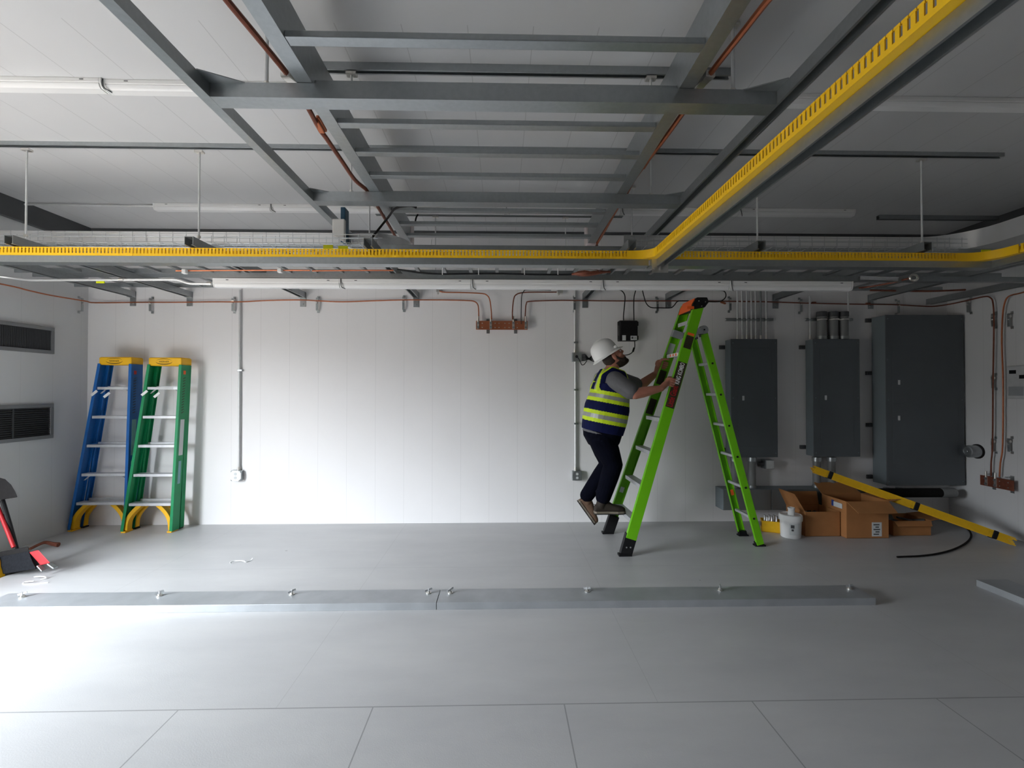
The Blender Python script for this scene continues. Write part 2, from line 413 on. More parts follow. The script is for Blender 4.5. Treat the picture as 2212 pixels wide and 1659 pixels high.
rod(52, YB_, ZX + .06, CS, 'threaded rod over the yellow raceway nearest the vented side wall')
rod(427, YB_, ZX + .06, CS, 'threaded rod over the yellow raceway above the two leaning stepladders')
rod(1638, YB_, ZX + .06, CS, 'threaded rod partly hidden behind the sloping yellow raceway')
rod(1995, YB_, ZX + .06, CS, 'threaded rod farthest into the dark end above the tall cabinet')
rod(940, YC, 2.62, CS, 'threaded rod seen through the ladder rungs, the one towards the doorway')
rod(1222, YC, 2.62, CS, 'threaded rod seen through the ladder rungs, the one towards the cabinets')

# ------------------------------------------------------------------ strip lights
def strip_light(x0, x1, y, ztop, h, d, lab, grp, strap=True):
    t = thing('strip_light', lab, 'strip light', ((x0 + x1) / 2, y + d / 2, ztop - h), grp)
    prof = [(-d / 2, h), (-d / 2, h * .52), (-d * .47, h * .42), (-d * .40, h * .16), (-d * .28, 0), (d * .28, 0), (d * .40, h * .16), (d * .47, h * .42), (d / 2, h * .52), (d / 2, h)]
    MB().prism([(-d / 2, h * .5), (-d / 2, h), (d / 2, h), (d / 2, h * .5)], (x0 + .012, y + d / 2, ztop - h), (x1 - .012, y + d / 2, ztop - h)).build('housing', 'white_paint', t, bevel=.004)
    MB().prism([p for p in prof if p[1] < h * .51] + [(d * .45, h * .5), (-d * .45, h * .5)], (x0 + .016, y + d / 2, ztop - h), (x1 - .016, y + d / 2, ztop - h)).build('lens', 'white_lens', t, smooth=True)
    for x in (x0 + .004, x1 - .010):
        MB().prism(prof, (x, y + d / 2, ztop - h), (x + .010, y + d / 2, ztop - h)).build('end_cap', 'white_paint', t, bevel=.002)
    for x in (x0 + .12, x1 - .12):
        MB().box(x, x + .022, y - .0015, y + .001, ztop - h * .25, ztop - h * .18).build('knockout', 'dark_steel', t)
    if strap:
        MB().tube(curve([(x0, y - .001, ztop - .002), (x0 + .002, y - .006, ztop - h * .5), (x0 + .010, y - .004, ztop - h * .95), (x0 + .03, y + d * .35, ztop - h - .006)]), .0035, 6).build('joint_cable', 'dark_steel', t)
    return t
# under the wall tray
LY = 4.137
fx = [wx(p, LY) for p in (456, 735, 1020, 1303, 1581, 1846)]
labs = ['end strip light under the tray fed by the bent conduit, over the leaning stepladders', 'strip light under the tray, second along from the conduit end', 'middle strip light of the row under the tray, above the copper bar',
        'strip light under the tray above the climbing worker', 'last strip light of the row under the tray, above the grey cabinets']
for i in range(5): strip_light(fx[i], fx[i + 1], LY, 2.475, .078, .085, labs[i], 'strip lights under the tray', i > 0)
fx = [wx(p, 4.517) for p in (325, 583, 842, 1094, 1345, 1602, 1852)]
labs = ['strip light on the far ceiling nearest the vented wall, end of its row', 'strip light on the far ceiling just before the blue and white box', 'strip light on the far ceiling behind the doorway-side ladder rail', 'strip light on the far ceiling hidden mostly behind ladder rungs',
        'strip light on the far ceiling behind the raceway-side ladder rail', 'end strip light on the far ceiling over the grey cabinets, behind the sloping raceway']
for i in range(6): strip_light(fx[i], fx[i + 1], 4.517, HC, .062, .085, labs[i], 'far row of ceiling strip lights', i > 0)
fx = [-3.42, -2.285, -1.165, -.04, 1.08, 2.2, 3.33]
labs = ['strip light of the near ceiling row closest to the doorway, cut by the frame', 'strip light of the near ceiling row crossed by the runner channel', 'strip light of the near ceiling row behind the thick cross channel, doorway half', 'strip light of the near ceiling row behind the thick cross channel, cabinet half',
        'strip light of the near ceiling row crossed by the sloping raceway', 'strip light of the near ceiling row at the dark end, cut by the frame']
for i in range(6): strip_light(fx[i], fx[i + 1], 2.70 + .012 * i, HC, .055, .085, labs[i], 'near row of ceiling strip lights', i > 0)
z = HC - .022
tag(MB().tube([(XL + .05, 4.53, z), (wx(325, 4.53) + .01, 4.55, z)], .010, 8).build('conduit', 'conduit', smooth=True), 'thin conduit on the far ceiling from the vented wall to the strip lights', 'conduit')

# ------------------------------------------------------------------ wall tray: cross struts, rails, ladder racks, basket, liner
labs = ['cross strut from the tray to the back wall nearest the vented wall', 'cross strut above the blue and green stepladders', 'cross strut meeting the back wall between the conduit outlet and the copper bar',
        'cross strut just before the copper grounding bar', 'cross strut meeting the wall beside the black wall box', 'cross strut meeting the wall behind the lime ladder top', 'cross strut meeting the wall between the two smaller cabinets', 'cross strut over the tall wide cabinet']
for x, lab in zip((-4.09, -3.47, -2.22, -.957, .95, 1.90, 3.14, 4.25), labs):
    t = thing('cross_strut', lab, 'support strut', (x, 4.3, ZX), 'struts from the tray to the back wall')
    MB().prism(uprof(.062, .062, .004, .012), (x, 3.36, ZX), (x, YB - .012, ZX)).build('strut_body', 'galv_dark', t)
    b = MB().box(x - .032, x + .032, YB - .006, YB, ZX - .10, ZX + .062).box(x - .030, x + .030, YB - .055, YB - .006, ZX - .006, ZX)
    b.cyl((x, YB - .018, ZX - .07), (x, YB - .006, ZX - .07), .010, n=6).build('angle_bracket', 'galv', t)
XW, XE = XL + .03, 3.66
def rail(x0, x1, y0, y1, z0, z1, lab, nm='tray_rail', m='galv'):
    t = thing(nm, lab, 'tray rail', ((x0 + x1) / 2, (y0 + y1) / 2, z0))
    wd, h = y1 - y0, z1 - z0
    MB().prism([(-wd / 2, 0), (-wd / 2, h), (-wd / 2 + .005, h), (-wd / 2 + .005, .005), (wd / 2 - .005, .005), (wd / 2 - .005, h * .5), (wd / 2, h * .5), (wd / 2, 0)], (x1, (y0 + y1) / 2, z0), (x0, (y0 + y1) / 2, z0)).build('rail_body', m, t)
    return t
t = rail(XW, wx(1400, 3.42), 3.40, 3.49, 2.408, 2.456, 'long grey channel carrying the yellow raceway on the doorway half of the tray front')
t = rail(wx(1404, 3.42), 3.66, 3.40, 3.49, 2.408, 2.456, 'long grey channel carrying the yellow raceway on the cabinet half of the tray front')
t = rail(wx(434, LY), 4.9, LY, LY + .05, 2.477, 2.523, 'grey channel right above the strip lights under the tray')
def ladder_rack(y0, y1, z, x0, x1, lab):
    t = thing('tray_ladder', lab, 'cable ladder', ((x0 + x1) / 2, (y0 + y1) / 2, z))
    for y, s in ((y0, -1), (y1, 1)):
        MB().box(x0, x1, min(y, y + s * .012), max(y, y + s * .012), z, z + .045).build('side_rail', 'galv', t)
    n = int((x1 - x0) / .243)
    for k in range(n):
        x = x0 + .1 + k * .243
        MB().box(x, x + .03, y0, y1, z + .006, z + .026).build('rung', 'galv_dark', t)
    return t
ladder_rack(3.68, 4.44, ZX + .063, XW + .02, 4.88, 'narrow cable ladder lying on the cross struts near the yellow raceway')
ladder_rack(4.62, 5.05, ZX + .063, XW + .02, 4.88, 'narrow cable ladder lying on the cross struts near the back wall')
t = thing('depth_strut', 'bluish grey strut along the side wall beside the tall cabinet, over the copper drops', 'support strut', (4.86, 3.2, ZX))
MB().prism(uprof(.06, .062), (4.86, 1.2, ZX - .063), (4.86, 5.2, ZX - .063)).build('strut_body', 'galv', t)
t = thing('side_tray_ladder', 'cable ladder turning towards the camera along the dark side wall', 'cable ladder', (4.25, 2.5, ZX))
for x, s in ((3.98, -1), (4.46, 1)):
    MB().box(min(x, x + s * .012), max(x, x + s * .012), 1.2, 3.6, ZX - .05, ZX - .005).build('side_rail', 'galv', t)
for k in range(9): MB().box(3.98, 4.46, 1.3 + k * .243, 1.33 + k * .243, ZX - .045, ZX - .025).build('rung', 'galv_dark', t)

def basket(x0, x1, lab):
    t = thing('wire_basket_tray', lab, 'wire tray', ((x0 + x1) / 2, 3.63, 2.595))
    b = MB(); y0, y1, z0, z1 = 3.52, 3.66, 2.597, 2.66; r = .0026
    for y, z in ((y0, z1), (y0, (z0 + z1) / 2), (y0, z0), (y0 + .07, z0), (y1, z0), (y1, (z0 + z1) / 2), (y1, z1 + .02)):
        b.tube([(x0, y, z), (x1, y, z)], r, 5)
    x = x0 + .03
    while x < x1:
        b.tube([(x, y0, z1 + .012), (x, y0, z0), (x, y1, z0), (x, y1, z1 + .03)], r, 5); x += .098
    b.build('wire_mesh', 'wire', t)
basket(XW + .02, -.93, 'galvanised wire basket tray behind the yellow raceway on the doorway half')
basket(.98, 3.60, 'galvanised wire basket tray behind the yellow raceway on the cabinet half')
def liner(pts, z0, z1, lab):
    t = thing('sheet_metal_liner', lab, 'metal sheet', (*Vector(pts[len(pts) // 2]).xy, z0))
    b = MB(); rings = []
    P = [Vector((x, y, 0)) for x, y in pts]
    for i, p in enumerate(P):
        d = (P[min(i + 1, len(P) - 1)] - P[max(i - 1, 0)]).normalized(); n = Vector((-d.y, d.x, 0)) * .0015
        rings.append([p - n + Vector((0, 0, z0)), p + n + Vector((0, 0, z0)), p + n + Vector((0, 0, z1)), p - n + Vector((0, 0, z1))])
    b.loft(rings).build('sheet', 'sheet', t, smooth=True)
ly = 3.86; zt0, zt1 = 2.645, 2.785
liner([(XW, ly), (-2.8, ly), (-1.06, ly)] + [(-1.06 + .26 * math.sin(a), ly + .26 * (1 - math.cos(a))) for a in [k * PI / 14 for k in range(1, 8)]] + [(-.80, 4.5)], zt0, zt1, 'shiny sheet metal liner behind the wire basket, doorway half, curving away by the ladder rail')
liner([(1.02, ly), (2.4, ly), (3.50, ly)] + [(3.50 + .35 * math.sin(a), ly - .35 * (1 - math.cos(a))) for a in [k * PI / 14 for k in range(1, 8)]] + [(3.85, 2.2)], zt0, zt1, 'shiny sheet metal liner behind the wire basket, cabinet half, curving towards the camera')

# ------------------------------------------------------------------ yellow slotted raceway
def raceway(p, q, side, lab, slot=.0252, wd=.062, h=.060, seam=1.83):
    """slotted duct from P to Q (centre of underside); side: +1 the slotted wall nearest the viewer lies to the walker's left"""
    p, q = Vector(p), Vector(q); a = (q - p).normalized(); u = a.cross(Vector((0, 0, 1))); v = Vector((0, 0, 1)); L_ = (q - p).length
    t = thing('yellow_raceway', lab, 'cable raceway', (p + q) / 2)
    pr = [(-wd / 2, 0), (-wd / 2, .018), (-wd / 2 + .004, .018), (-wd / 2 + .004, .004), (wd / 2 - .004, .004), (wd / 2 - .004, .018), (wd / 2, .018), (wd / 2, 0)]
    b = MB().prism(pr, p, q)
    n = int(L_ / slot)
    for sgn in (-1, 1):
        for k in range(n):
            c = p + a * (slot * (k + .5)) + u * (sgn * (wd / 2 - .0022))
            b.beam(c + v * .0179, c + v * (h - .008), .0045, slot * .60, up=a if abs(a.z) < .9 else (1, 0, 0))
        for k in range(n):
            c = p + a * (slot * (k + .5)) + u * (sgn * (wd / 2 - .0022))
            b.beam(c + v * (h - .008), c + v * h, .006, slot * .88, up=a if abs(a.z) < .9 else (1, 0, 0))
    b.build('slotted_duct', 'yellow', t)
    b = MB().box(-wd / 2 + .005, wd / 2 - .005, 0, 1, 0, 1)
    k = 0
    while (k + 1) * seam < L_:
        k += 1; c = p + a * (seam * k)
        MB().beam(c - a * .03 + v * .010, c + a * .03 + v * .010, wd + .003, .021).build('joiner', 'yellow', t)
    return t
RZ = 2.4565; RYf = 3.43
XC = wx(1390, 3.43)
raceway((XW + .05, RYf, RZ), (XC - .11, RYf, RZ), 1, 'yellow slotted raceway along the tray front, doorway half up to the corner')
raceway((XC + .19, RYf, RZ), (3.42, RYf, RZ), 1, 'yellow slotted raceway along the tray front, cabinet half')
XB = 1.135
raceway((3.65, .6, RZ), (3.65, 3.175, RZ), -1, 'yellow slotted raceway at the dark end just beyond the smooth bend')
raceway((XB, .45, RZ), (XB, RYf - .14, RZ), -1, 'yellow slotted raceway sloping down the picture, running from above the camera to the corner')
def elbow(pts, lab, wd=.064, h=.062):
    t = thing('raceway_elbow', lab, 'raceway elbow', Vector((*Vector(pts[0]).xy, RZ)))
    P = [Vector((x, y, 0)) for x, y in pts]; rings = []
    for i, p in enumerate(P):
        d = (P[min(i + 1, len(P) - 1)] - P[max(i - 1, 0)]).normalized(); n = Vector((-d.y, d.x, 0))
        pr = [(-wd / 2, 0), (-wd / 2, h), (-wd / 2 + .005, h), (-wd / 2 + .005, .005), (wd / 2 - .005, .005), (wd / 2 - .005, h), (wd / 2, h), (wd / 2, 0)]
        rings.append([p + n * x_ + Vector((0, 0, RZ - .001 + z_)) for x_, z_ in pr])
    MB().loft(rings).build('duct_bend', 'yellow', t, smooth=True)
    return t
elbow([(XC - .13, RYf)] + [(XC - .10 + (XB - XC + .10) * math.sin(a), RYf - .12 * (1 - math.cos(a))) for a in [k * PI / 16 for k in range(9)]] + [(XB, RYf - .15)], 'smooth yellow corner piece where the sloping raceway meets the tray front')
t = elbow([(XB + .045, RYf), (XC + .17, RYf), (XC + .21, RYf)], 'plain yellow coupling on the tray front just past the corner piece')
elbow([(3.40, RYf)] + [(3.46 + .19 * math.sin(a), RYf - .19 * (1 - math.cos(a))) for a in [k * PI / 16 for k in range(9)]] + [(3.65, 3.18)], 'smooth yellow bend at the dark end turning towards the camera')
# strut beside the sloping raceway
t = thing('raceway_strut', 'grey slotted strut carrying the sloping yellow raceway towards the camera', 'support strut', (XB + .05, 2, RZ - .06))
MB().prism(uprof(.062, .052, .004, .010), (XB + .035, .45, RZ - .054), (XB + .035, RYf - .03, RZ - .054)).build('strut_body', 'galv', t)
b = MB().box(XB - .03, XB + .09, RYf - .034, RYf - .030, RZ - .10, RZ - .002)
for dx in (-.012, .03): b.cyl((XB + dx, RYf - .05, RZ - .07), (XB + dx, RYf - .03, RZ - .07), .009, n=6)
b.cyl((XB + .03, RYf - .045, RZ - .085), (XB + .03, RYf - .045, RZ - .055), .008, n=6).build('fixing_plate', 'tin', t)
t = thing('raceway_strut', 'grey strut at the dark end carrying the raceway bend', 'support strut', (3.68, 2.6, RZ - .05))
MB().prism(uprof(.062, .048, .004, .010), (3.69, 1.6, RZ - .050), (3.69, RYf - .03, RZ - .050)).build('strut_body', 'galv', t)
# strut lying behind it (seen between raceway and runner) is the far side of the runner: nothing more to add

# ------------------------------------------------------------------ copper cables overhead
def cable(name, pts, r, m, lab, cat='copper cable', n=8, group=None, smooth=True):
    o = MB().tube(pts, r, n).build(name, m, smooth=smooth)
    return tag(o, lab, cat, group)
def at_l(px, py, z): return atz(px, py, z)
P = [atz(470, -30, 2.98), atz(490, 0, 2.98), atz(560, 85, 2.98), atz(628, 170, 2.985), atz(665, 232, 2.985), atz(690, 278, 2.98), atz(706, 300, 2.96), atz(740, 350, 2.95), atz(768, 390, 2.94), atz(797, 415, 2.95),
     atz(815, 445, 2.95), atz(845, 495, 2.95), atz(862, 525, 2.94), atz(868, 533, 2.90)]
t = thing('ground_cable', 'thick brown copper cable strapped along the doorway-side rail of the wide ladder rack', 'copper cable', P[4])
MB().tube(curve(P, 5), .0135, 8).build('strand', 'copper_dark', t, smooth=True)
for i, (px, py) in enumerate(((630, 172), (812, 442))):
    c = atz(px, py, 2.985); d = Vector((.25, .97, 0)).normalized()
    b = MB().beam(c - d * .05, c + d * .05, .05, .03).beam(c + Vector((.03, .02, -.01)), c + Vector((.03, .02, .04)), .03, .04).cyl(c + Vector((.03, -.02, .01)), c + Vector((.03, .07, .01)), .008)
    b.build('standoff_clamp', 'tin', t, bevel=.006)
c = atz(690, 272, 2.985); d = (atz(706, 300, 2.96) - atz(676, 248, 2.985)).normalized()
MB().beam(c - d * .045, c + d * .045, .034, .034).beam(c - d * .06 + Vector((.012, 0, .012)), c + d * .06 + Vector((.012, 0, .012)), .02, .02).build('tap_connector', 'copper', t, bevel=.006)
P = [atz(1695, -40, 2.98), atz(1655, 5, 2.98), atz(1600, 75, 2.98), atz(1545, 145, 2.985), atz(1520, 180, 2.985), atz(1478, 240, 2.985), atz(1435, 300, 2.98), atz(1395, 352, 2.97), atz(1368, 390, 2.97), atz(1352, 420, 2.95),
     atz(1330, 455, 2.95), atz(1305, 500, 2.95), atz(1290, 525, 2.94), atz(1286, 535, 2.90)]
t = thing('ground_cable', 'thick copper cable strapped along the raceway-side rail of the wide ladder rack', 'copper cable', P[4])
MB().tube(curve(P, 5), .0135, 8).build('strand', 'copper', t, smooth=True)
for px, py in ((1522, 172), (1345, 440)):
    c = atz(px, py, 2.985); d = Vector((-.2, .97, 0)).normalized()
    b = MB().beam(c - d * .05, c + d * .05, .05, .03).beam(c + Vector((-.03, .02, -.01)), c + Vector((-.03, .02, .04)), .03, .04).cyl(c + Vector((-.03, -.02, .01)), c + Vector((-.03, .07, .01)), .008)
    b.build('standoff_clamp', 'tin', t, bevel=.006)
c = atz(1393, 354, 2.975); MB().beam(c - Vector((0, .05, 0)), c + Vector((0, .05, 0)), .03, .03).build('tap_connector', 'copper', t, bevel=.006)
# cable tied across the far end of the ladder rack
y = 4.22
P = [at(872, 532, 4.45), at(885, 538, 4.3), at(900, 537, y), at(930, 534, y), at(1015, 535, y), at(1150, 536, y), at(1230, 536, y), at(1280, 537, 4.3), at(1290, 530, 4.45)]
t = thing('ground_cable', 'dark red copper cable tied across the far end of the ladder rack above the raceway', 'copper cable', P[4])
MB().tube(curve(P, 4), .011, 8).build('strand', 'copper_dark', t, smooth=True)
for px in (932, 1018, 1121, 1225):
    c = at(px, 536, y); MB().tube([c + Vector((0, -.014, -.012)), c + Vector((0, -.014, .03)), c + Vector((0, 0, .075))], .0045, 5).build('cable_tie', 'white_paint', t)
# black cables
P = [at(786, 533, 3.80), at(806, 510, 3.81), at(838, 470, 3.80), at(852, 452, 3.68), at(868, 446, 3.63), at(890, 445, 3.62), at(900, 449, 3.63)]
cable('black_cable', curve(P), .009, 'black', 'black cable slanting across the doorway-side ladder rail to the far cross channel', 'cable')
P = [at(903, 463, 4.45), at(899, 470, 4.45), at(897, 480, 4.45)]
cable('cable_tail', curve(P), .008, 'black', 'short black cable tail hanging off the ladder rack end', 'cable')
yy = 4.02
P = [at(858, 582, yy), at(880, 585, yy), at(915, 590, yy), at(960, 592, yy), at(1060, 591, yy), at(1160, 593, yy), at(1240, 593, yy), at(1262, 589, yy), at(1300, 590, yy)]
t = thing('black_cable', 'black cable tied under the tray between the raceway and the strip lights', 'cable', P[4])
MB().tube(curve(P, 4), .008, 8).build('sheath', 'black', t, smooth=True)
for px in (956, 1034, 1133, 1205):
    c = at(px, 591, yy); MB().tube([c + Vector((0, -.01, -.012)), c + Vector((0, -.01, .055))], .004, 5).build('cable_tie', 'white_paint', t)
P = [at(1235, 592, 4.0), at(1262, 590, 3.98), at(1290, 588, 3.98), at(1318, 587, 4.0)]
t = thing('taped_splice', 'shiny taped copper splice bundle under the tray above the worker', 'cable splice', P[1])
MB().tube(curve(P, 4), [.010, .012, .02, .026, .03, .03, .028, .026, .022, .016, .012, .010, .01], 8).build('splice_body', 'copper_dark', t, smooth=True)
MB().tube([at(1252, 583, 3.97), at(1275, 584, 3.96), at(1296, 586, 3.97)], [.006, .013, .004], 6).build('foil_wrap', 'alu', t, smooth=True)
for x0, x1, py, lab in ((380, 670, 584, 'thin copper wire under the tray over the stepladders'), (674, 850, 584, 'thin copper wire under the tray before the black cable')):
    P = [at(x0, py + 1, 4.02), at((x0 + x1) / 2, py, 4.02), at(x1, py, 4.02)]
    cable('copper_wire', curve(P), .006, 'copper', lab, 'copper wire')
P = [at(1855, 622, 4.4), at(1880, 619, 4.35), at(1925, 611, 4.2), at(1965, 601, 4.1)]
t = thing('ground_wire', 'dark copper wire under the dark end of the tray with a white ring lug', 'copper wire', P[1])
MB().tube(curve(P), .008, 8).build('strand', 'copper_dark', t, smooth=True)
c = at(1974, 600, 4.08)
MB().tube([c + Vector((.035 * math.cos(a), 0, .028 * math.sin(a))) for a in [k * PI / 6 for k in range(13)]], .010, 6).build('ring_lug', 'tin', t, smooth=True)
t = thing('shiny_reflector_plate', 'shiny bent metal plate under the dark end of the tray by the ring lug', 'metal plate', at(1905, 598, 4.1))
P = [at(1858, 597, 4.12), at(1900, 599, 4.08), at(1940, 601, 4.1)]
MB().loft([[p + Vector((0, -.012, h_)), p + Vector((0, .012, h_)), p + Vector((0, .012, h_ + .004)), p + Vector((0, -.012, h_ + .004))] for p, h_ in zip(P, (0, 0, 0))]).beam(P[0] + Vector((0, 0, -.012)), P[2] + Vector((0, 0, -.006)), .004, .035).build('plate', 'alu', t)
P = [at(1880, 627, 4.9), at(1990, 629, 4.9), at(2040, 628, 4.9), at(2085, 626, 4.9)]
cable('ground_wire', curve(P), .010, 'copper_dark', 'dark copper wire under the tray above the tall wide cabinet', 'copper wire')
# small white knobs (insulators) under the tray
for px, py, lab in ((399, 587, 'white round insulator hanging under the tray over the stepladders'), (605, 585, 'white square insulator hanging under the tray before the copper bar')):
    c = at(px, py, 4.0); tag(MB().box(c.x - .018, c.x + .018, c.y - .018, c.y + .018, c.z - .018, c.z + .02).build('insulator', 'white_paint', bevel=.006), lab, 'insulator')
# neon tags
for px, py, y, lab in ((709, 535, 3.50, 'neon yellow tag on the wire basket under the blue and white box'), (741, 537, 3.50, 'neon yellow tag at the foot of the runner channel'), (217, 607, 4.2, 'neon yellow tag on the cross strut by the vented wall'), (2130, 545, 3.40, 'neon yellow tag on the wire basket at the dark end')):
    c = at(px, py, y); tag(MB().box(c.x - .036, c.x + .036, c.y - .004, c.y + .004, c.z - .02, c.z + .02).build('neon_tag', 'neon_tag', bevel=.003), lab, 'tag')
# blue and white box on the tray
t = thing('wireless_access_box', 'white box with dark blue side on the tray behind the runner channel', 'box', at(735, 520, 3.75))
yq = 3.705; x0 = at(717, 512, yq).x; x1 = at(730, 512, yq).x; xb = at(750, 520, 3.80).x
zb = at(716, 514, yq).z; ztp = at(716, 472, yq).z
MB().loft([[Vector((x0, yq, zb + .02)), Vector((x1 + .05, yq, zb - .03)), Vector((x1 + .05, yq + .04, zb - .03)), Vector((x0, yq + .04, zb + .02))], [Vector((x0, yq, ztp)), Vector((x1 + .05, yq, ztp)), Vector((x1 + .05, yq + .04, ztp)), Vector((x0, yq + .04, ztp))]]).build('white_cover', 'white_paint', t, bevel=.008)
MB().box(x1 + .004, xb, yq + .042, 3.845, zb - .02, ztp + .11).build('blue_housing', 'deep_blue', t, bevel=.006)
P = [at(735, 523, 3.7), at(748, 533, 3.66), at(768, 537, 3.66), at(784, 532, 3.7)]
MB().tube(curve(P), .005, 6).build('white_lead', 'white_paint', t, smooth=True)
c = at(783, 530, 3.74); MB().cyl(c, c + Vector((.05, .03, .03)), .022, .016).build('lead_gland', 'tin', t, smooth=True)
# conduit to the strip lights
P = arcs([(XL + .01, 4.0, wz(592, 4.1, 0)), at(25, 600, 4.15), at(60, 605, 4.16), at(385, 604, 4.16), at(408, 613, 4.16), at(458, 613, 4.16)], .05)
t = thing('bent_conduit', 'bent silver conduit feeding the row of strip lights under the tray', 'conduit', P[len(P) // 2])
MB().tube(P, .0115, 10).build('pipe', 'conduit', t, smooth=True)
for px, py in ((263, 604), (452, 613)):
    c = at(px, py, 4.16); MB().cyl(c - Vector((.02, 0, 0)), c + Vector((.02, 0, 0)), .016, n=12).build('coupling', 'tin', t, smooth=True)

# ------------------------------------------------------------------ back wall: ring wire, copper bar, conduits, cabinets
YW = YB - .045                                   # plane of the copper ring wire in front of the back wall
cX = XL + .05
P = [Vector((cX, 3.2, 2.43)), atx(0, 613, cX), atx(60, 627, cX), atx(110, 638, cX), atx(170, 648, cX), Vector((cX + .02, YW - .05, wz(653, YW, 213))), Vector((cX + .07, YW, wz(654, YW, 220)))] + \
    [at(px, py, YW) for px, py in ((300, 653), (380, 653), (460, 652), (520, 652), (580, 649), (650, 648), (690, 650), (740, 652), (800, 650), (870, 648), (950, 648), (1005, 649), (1024, 651), (1032, 658), (1034, 672), (1034, 692))]
cable('ground_wire', curve(P, 4), .0068, 'copper', 'bright copper wire from the vented wall along the back wall to the copper bar', 'copper wire')
P = [at(px, py, YW) for px, py in ((1134, 692), (1135, 672), (1137, 656), (1145, 651), (1200, 649), (1240, 649), (1330, 650), (1420, 650), (1500, 650), (1580, 651), (1660, 652), (1750, 655), (1850, 657), (1930, 658), (1985, 661), (2015, 662))] + \
    [atx(2052, 657, XR - .05), atx(2085, 650, XR - .05), atx(2125, 641, XR - .05), atx(2139, 643, XR - .05), atx(2145, 655, XR - .05), atx(2147, 700, XR - .05), atx(2145, 830, XR - .05), atx(2144, 960, XR - .05), atx(2141, 1000, XR - .05), atx(2141, 1028, XR - .05)]
cable('ground_wire', curve(P, 4), .0068, 'copper_dark', 'dark copper wire from the copper bar past the cabinets and down the dark side wall', 'copper wire')
for px, py, lab in ((1356, 654, 'tap'),): pass
for px, py, lab in ((1875, 656, 'copper tap on the ring wire left of the tall cabinet top'), (1758, 654, 'copper tap on the ring wire over the middle cabinet conduits')):
    c = at(px, py, YW); tag(MB().beam(c - Vector((.025, 0, 0)), c + Vector((.025, 0, 0)), .022, .022).build('wire_tap', 'copper_dark', bevel=.006), lab, 'wire tap')
P = [atx(2212, 631, XR - .05) + Vector((0, -.5, .06)), atx(2212, 631, XR - .05), atx(2190, 636, XR - .05), atx(2178, 641, XR - .05), atx(2171, 652, XR - .05), atx(2166, 680, XR - .05), atx(2164, 740, XR - .05), atx(2167, 830, XR - .05), atx(2166, 960, XR - .05), atx(2161, 1000, XR - .05), atx(2159, 1030, XR - .05)]
cable('ground_wire', curve(P, 4), .0068, 'copper', 'orange copper drop on the dark side wall nearer the camera', 'copper wire')
P = [atx(2185, 660, XR - .012), atx(2184, 800, XR - .012), atx(2184, 1030, XR - .012)]

def clip(c, nrm, lab, h=.14, grp='stand-off clips holding the ring wire'):
    """small bent standoff bracket with two feet on the wall; NRM points into the room"""
    n = Vector(nrm); u = Vector((-n.y, n.x, 0)); v = Vector((0, 0, 1)); c = Vector(c)
    t = thing('wire_clip', lab, 'wire clip', c, grp)
    b = MB(); w_ = .026
    def pl(a, q): b.beam(a, q, w_, .004, up=n if abs((q - a).normalized().dot(n)) < .9 else v)
    top, bot = c + v * .028, c - v * (h - .028)
    pl(top + v * .024 - n * .0 , top - n * .0); pl(bot - v * .024, bot)
    pl(top, top + n * .036); pl(bot, bot + n * .036)
    pl(top + n * .036, bot + n * .036)
    b.build('bracket', 'galv', t)
    MB().cyl(c + n * .030 - u * .012, c + n * .030 + u * .012, .014, n=8).cyl(c + n * .036 - v * .03, c + n * .052 - v * .03, .008, n=6).build('clamp_screw', 'tin', t)
    return t
for px, py, lab in ((330, 651, 'wire clip on the back wall nearest the vented wall'), (507, 651, 'wire clip beside the conduit over the white outlet'), (688, 650, 'wire clip on the bare wall between outlet conduit and copper bar'),
                    (873, 648, 'wire clip nearest the copper bar on its doorway side'), (1240, 649, 'wire clip on the conduit behind the worker'), (1418, 651, 'wire clip beside the lime ladder top, holding a black cord too'),
                    (1574, 650, 'wire clip just before the row of seven conduits'), (1726, 653, 'wire clip above the middle cabinet edge'), (1935, 656, 'wire clip above the tall wide cabinet')):
    c = at(px, py, YB); clip((c.x, YB - .003, c.z), (0, -1, 0), lab)
c = atx(170, 650, XL); clip((XL + .003, c.y, c.z), (1, 0, 0), 'wire clip on the vented wall by the corner')
c = atx(2098, 650, XR); clip((XR - .003, c.y, c.z - .01), (-1, 0, 0), 'wire clip on the dark side wall where the ring wire turns down')
for py, lv in ((692, 'top'), (825, 'middle'), (962, 'lowest')):
    for px, sd in ((2152, 'far copper drop'), (2187, 'near copper drop')):
        c = atx(px, py, XR); clip((XR - .003, c.y, c.z + .04), (-1, 0, 0), '%s clip of the %s on the dark side wall' % (lv, sd), .13, 'clips on the copper drops of the side wall')

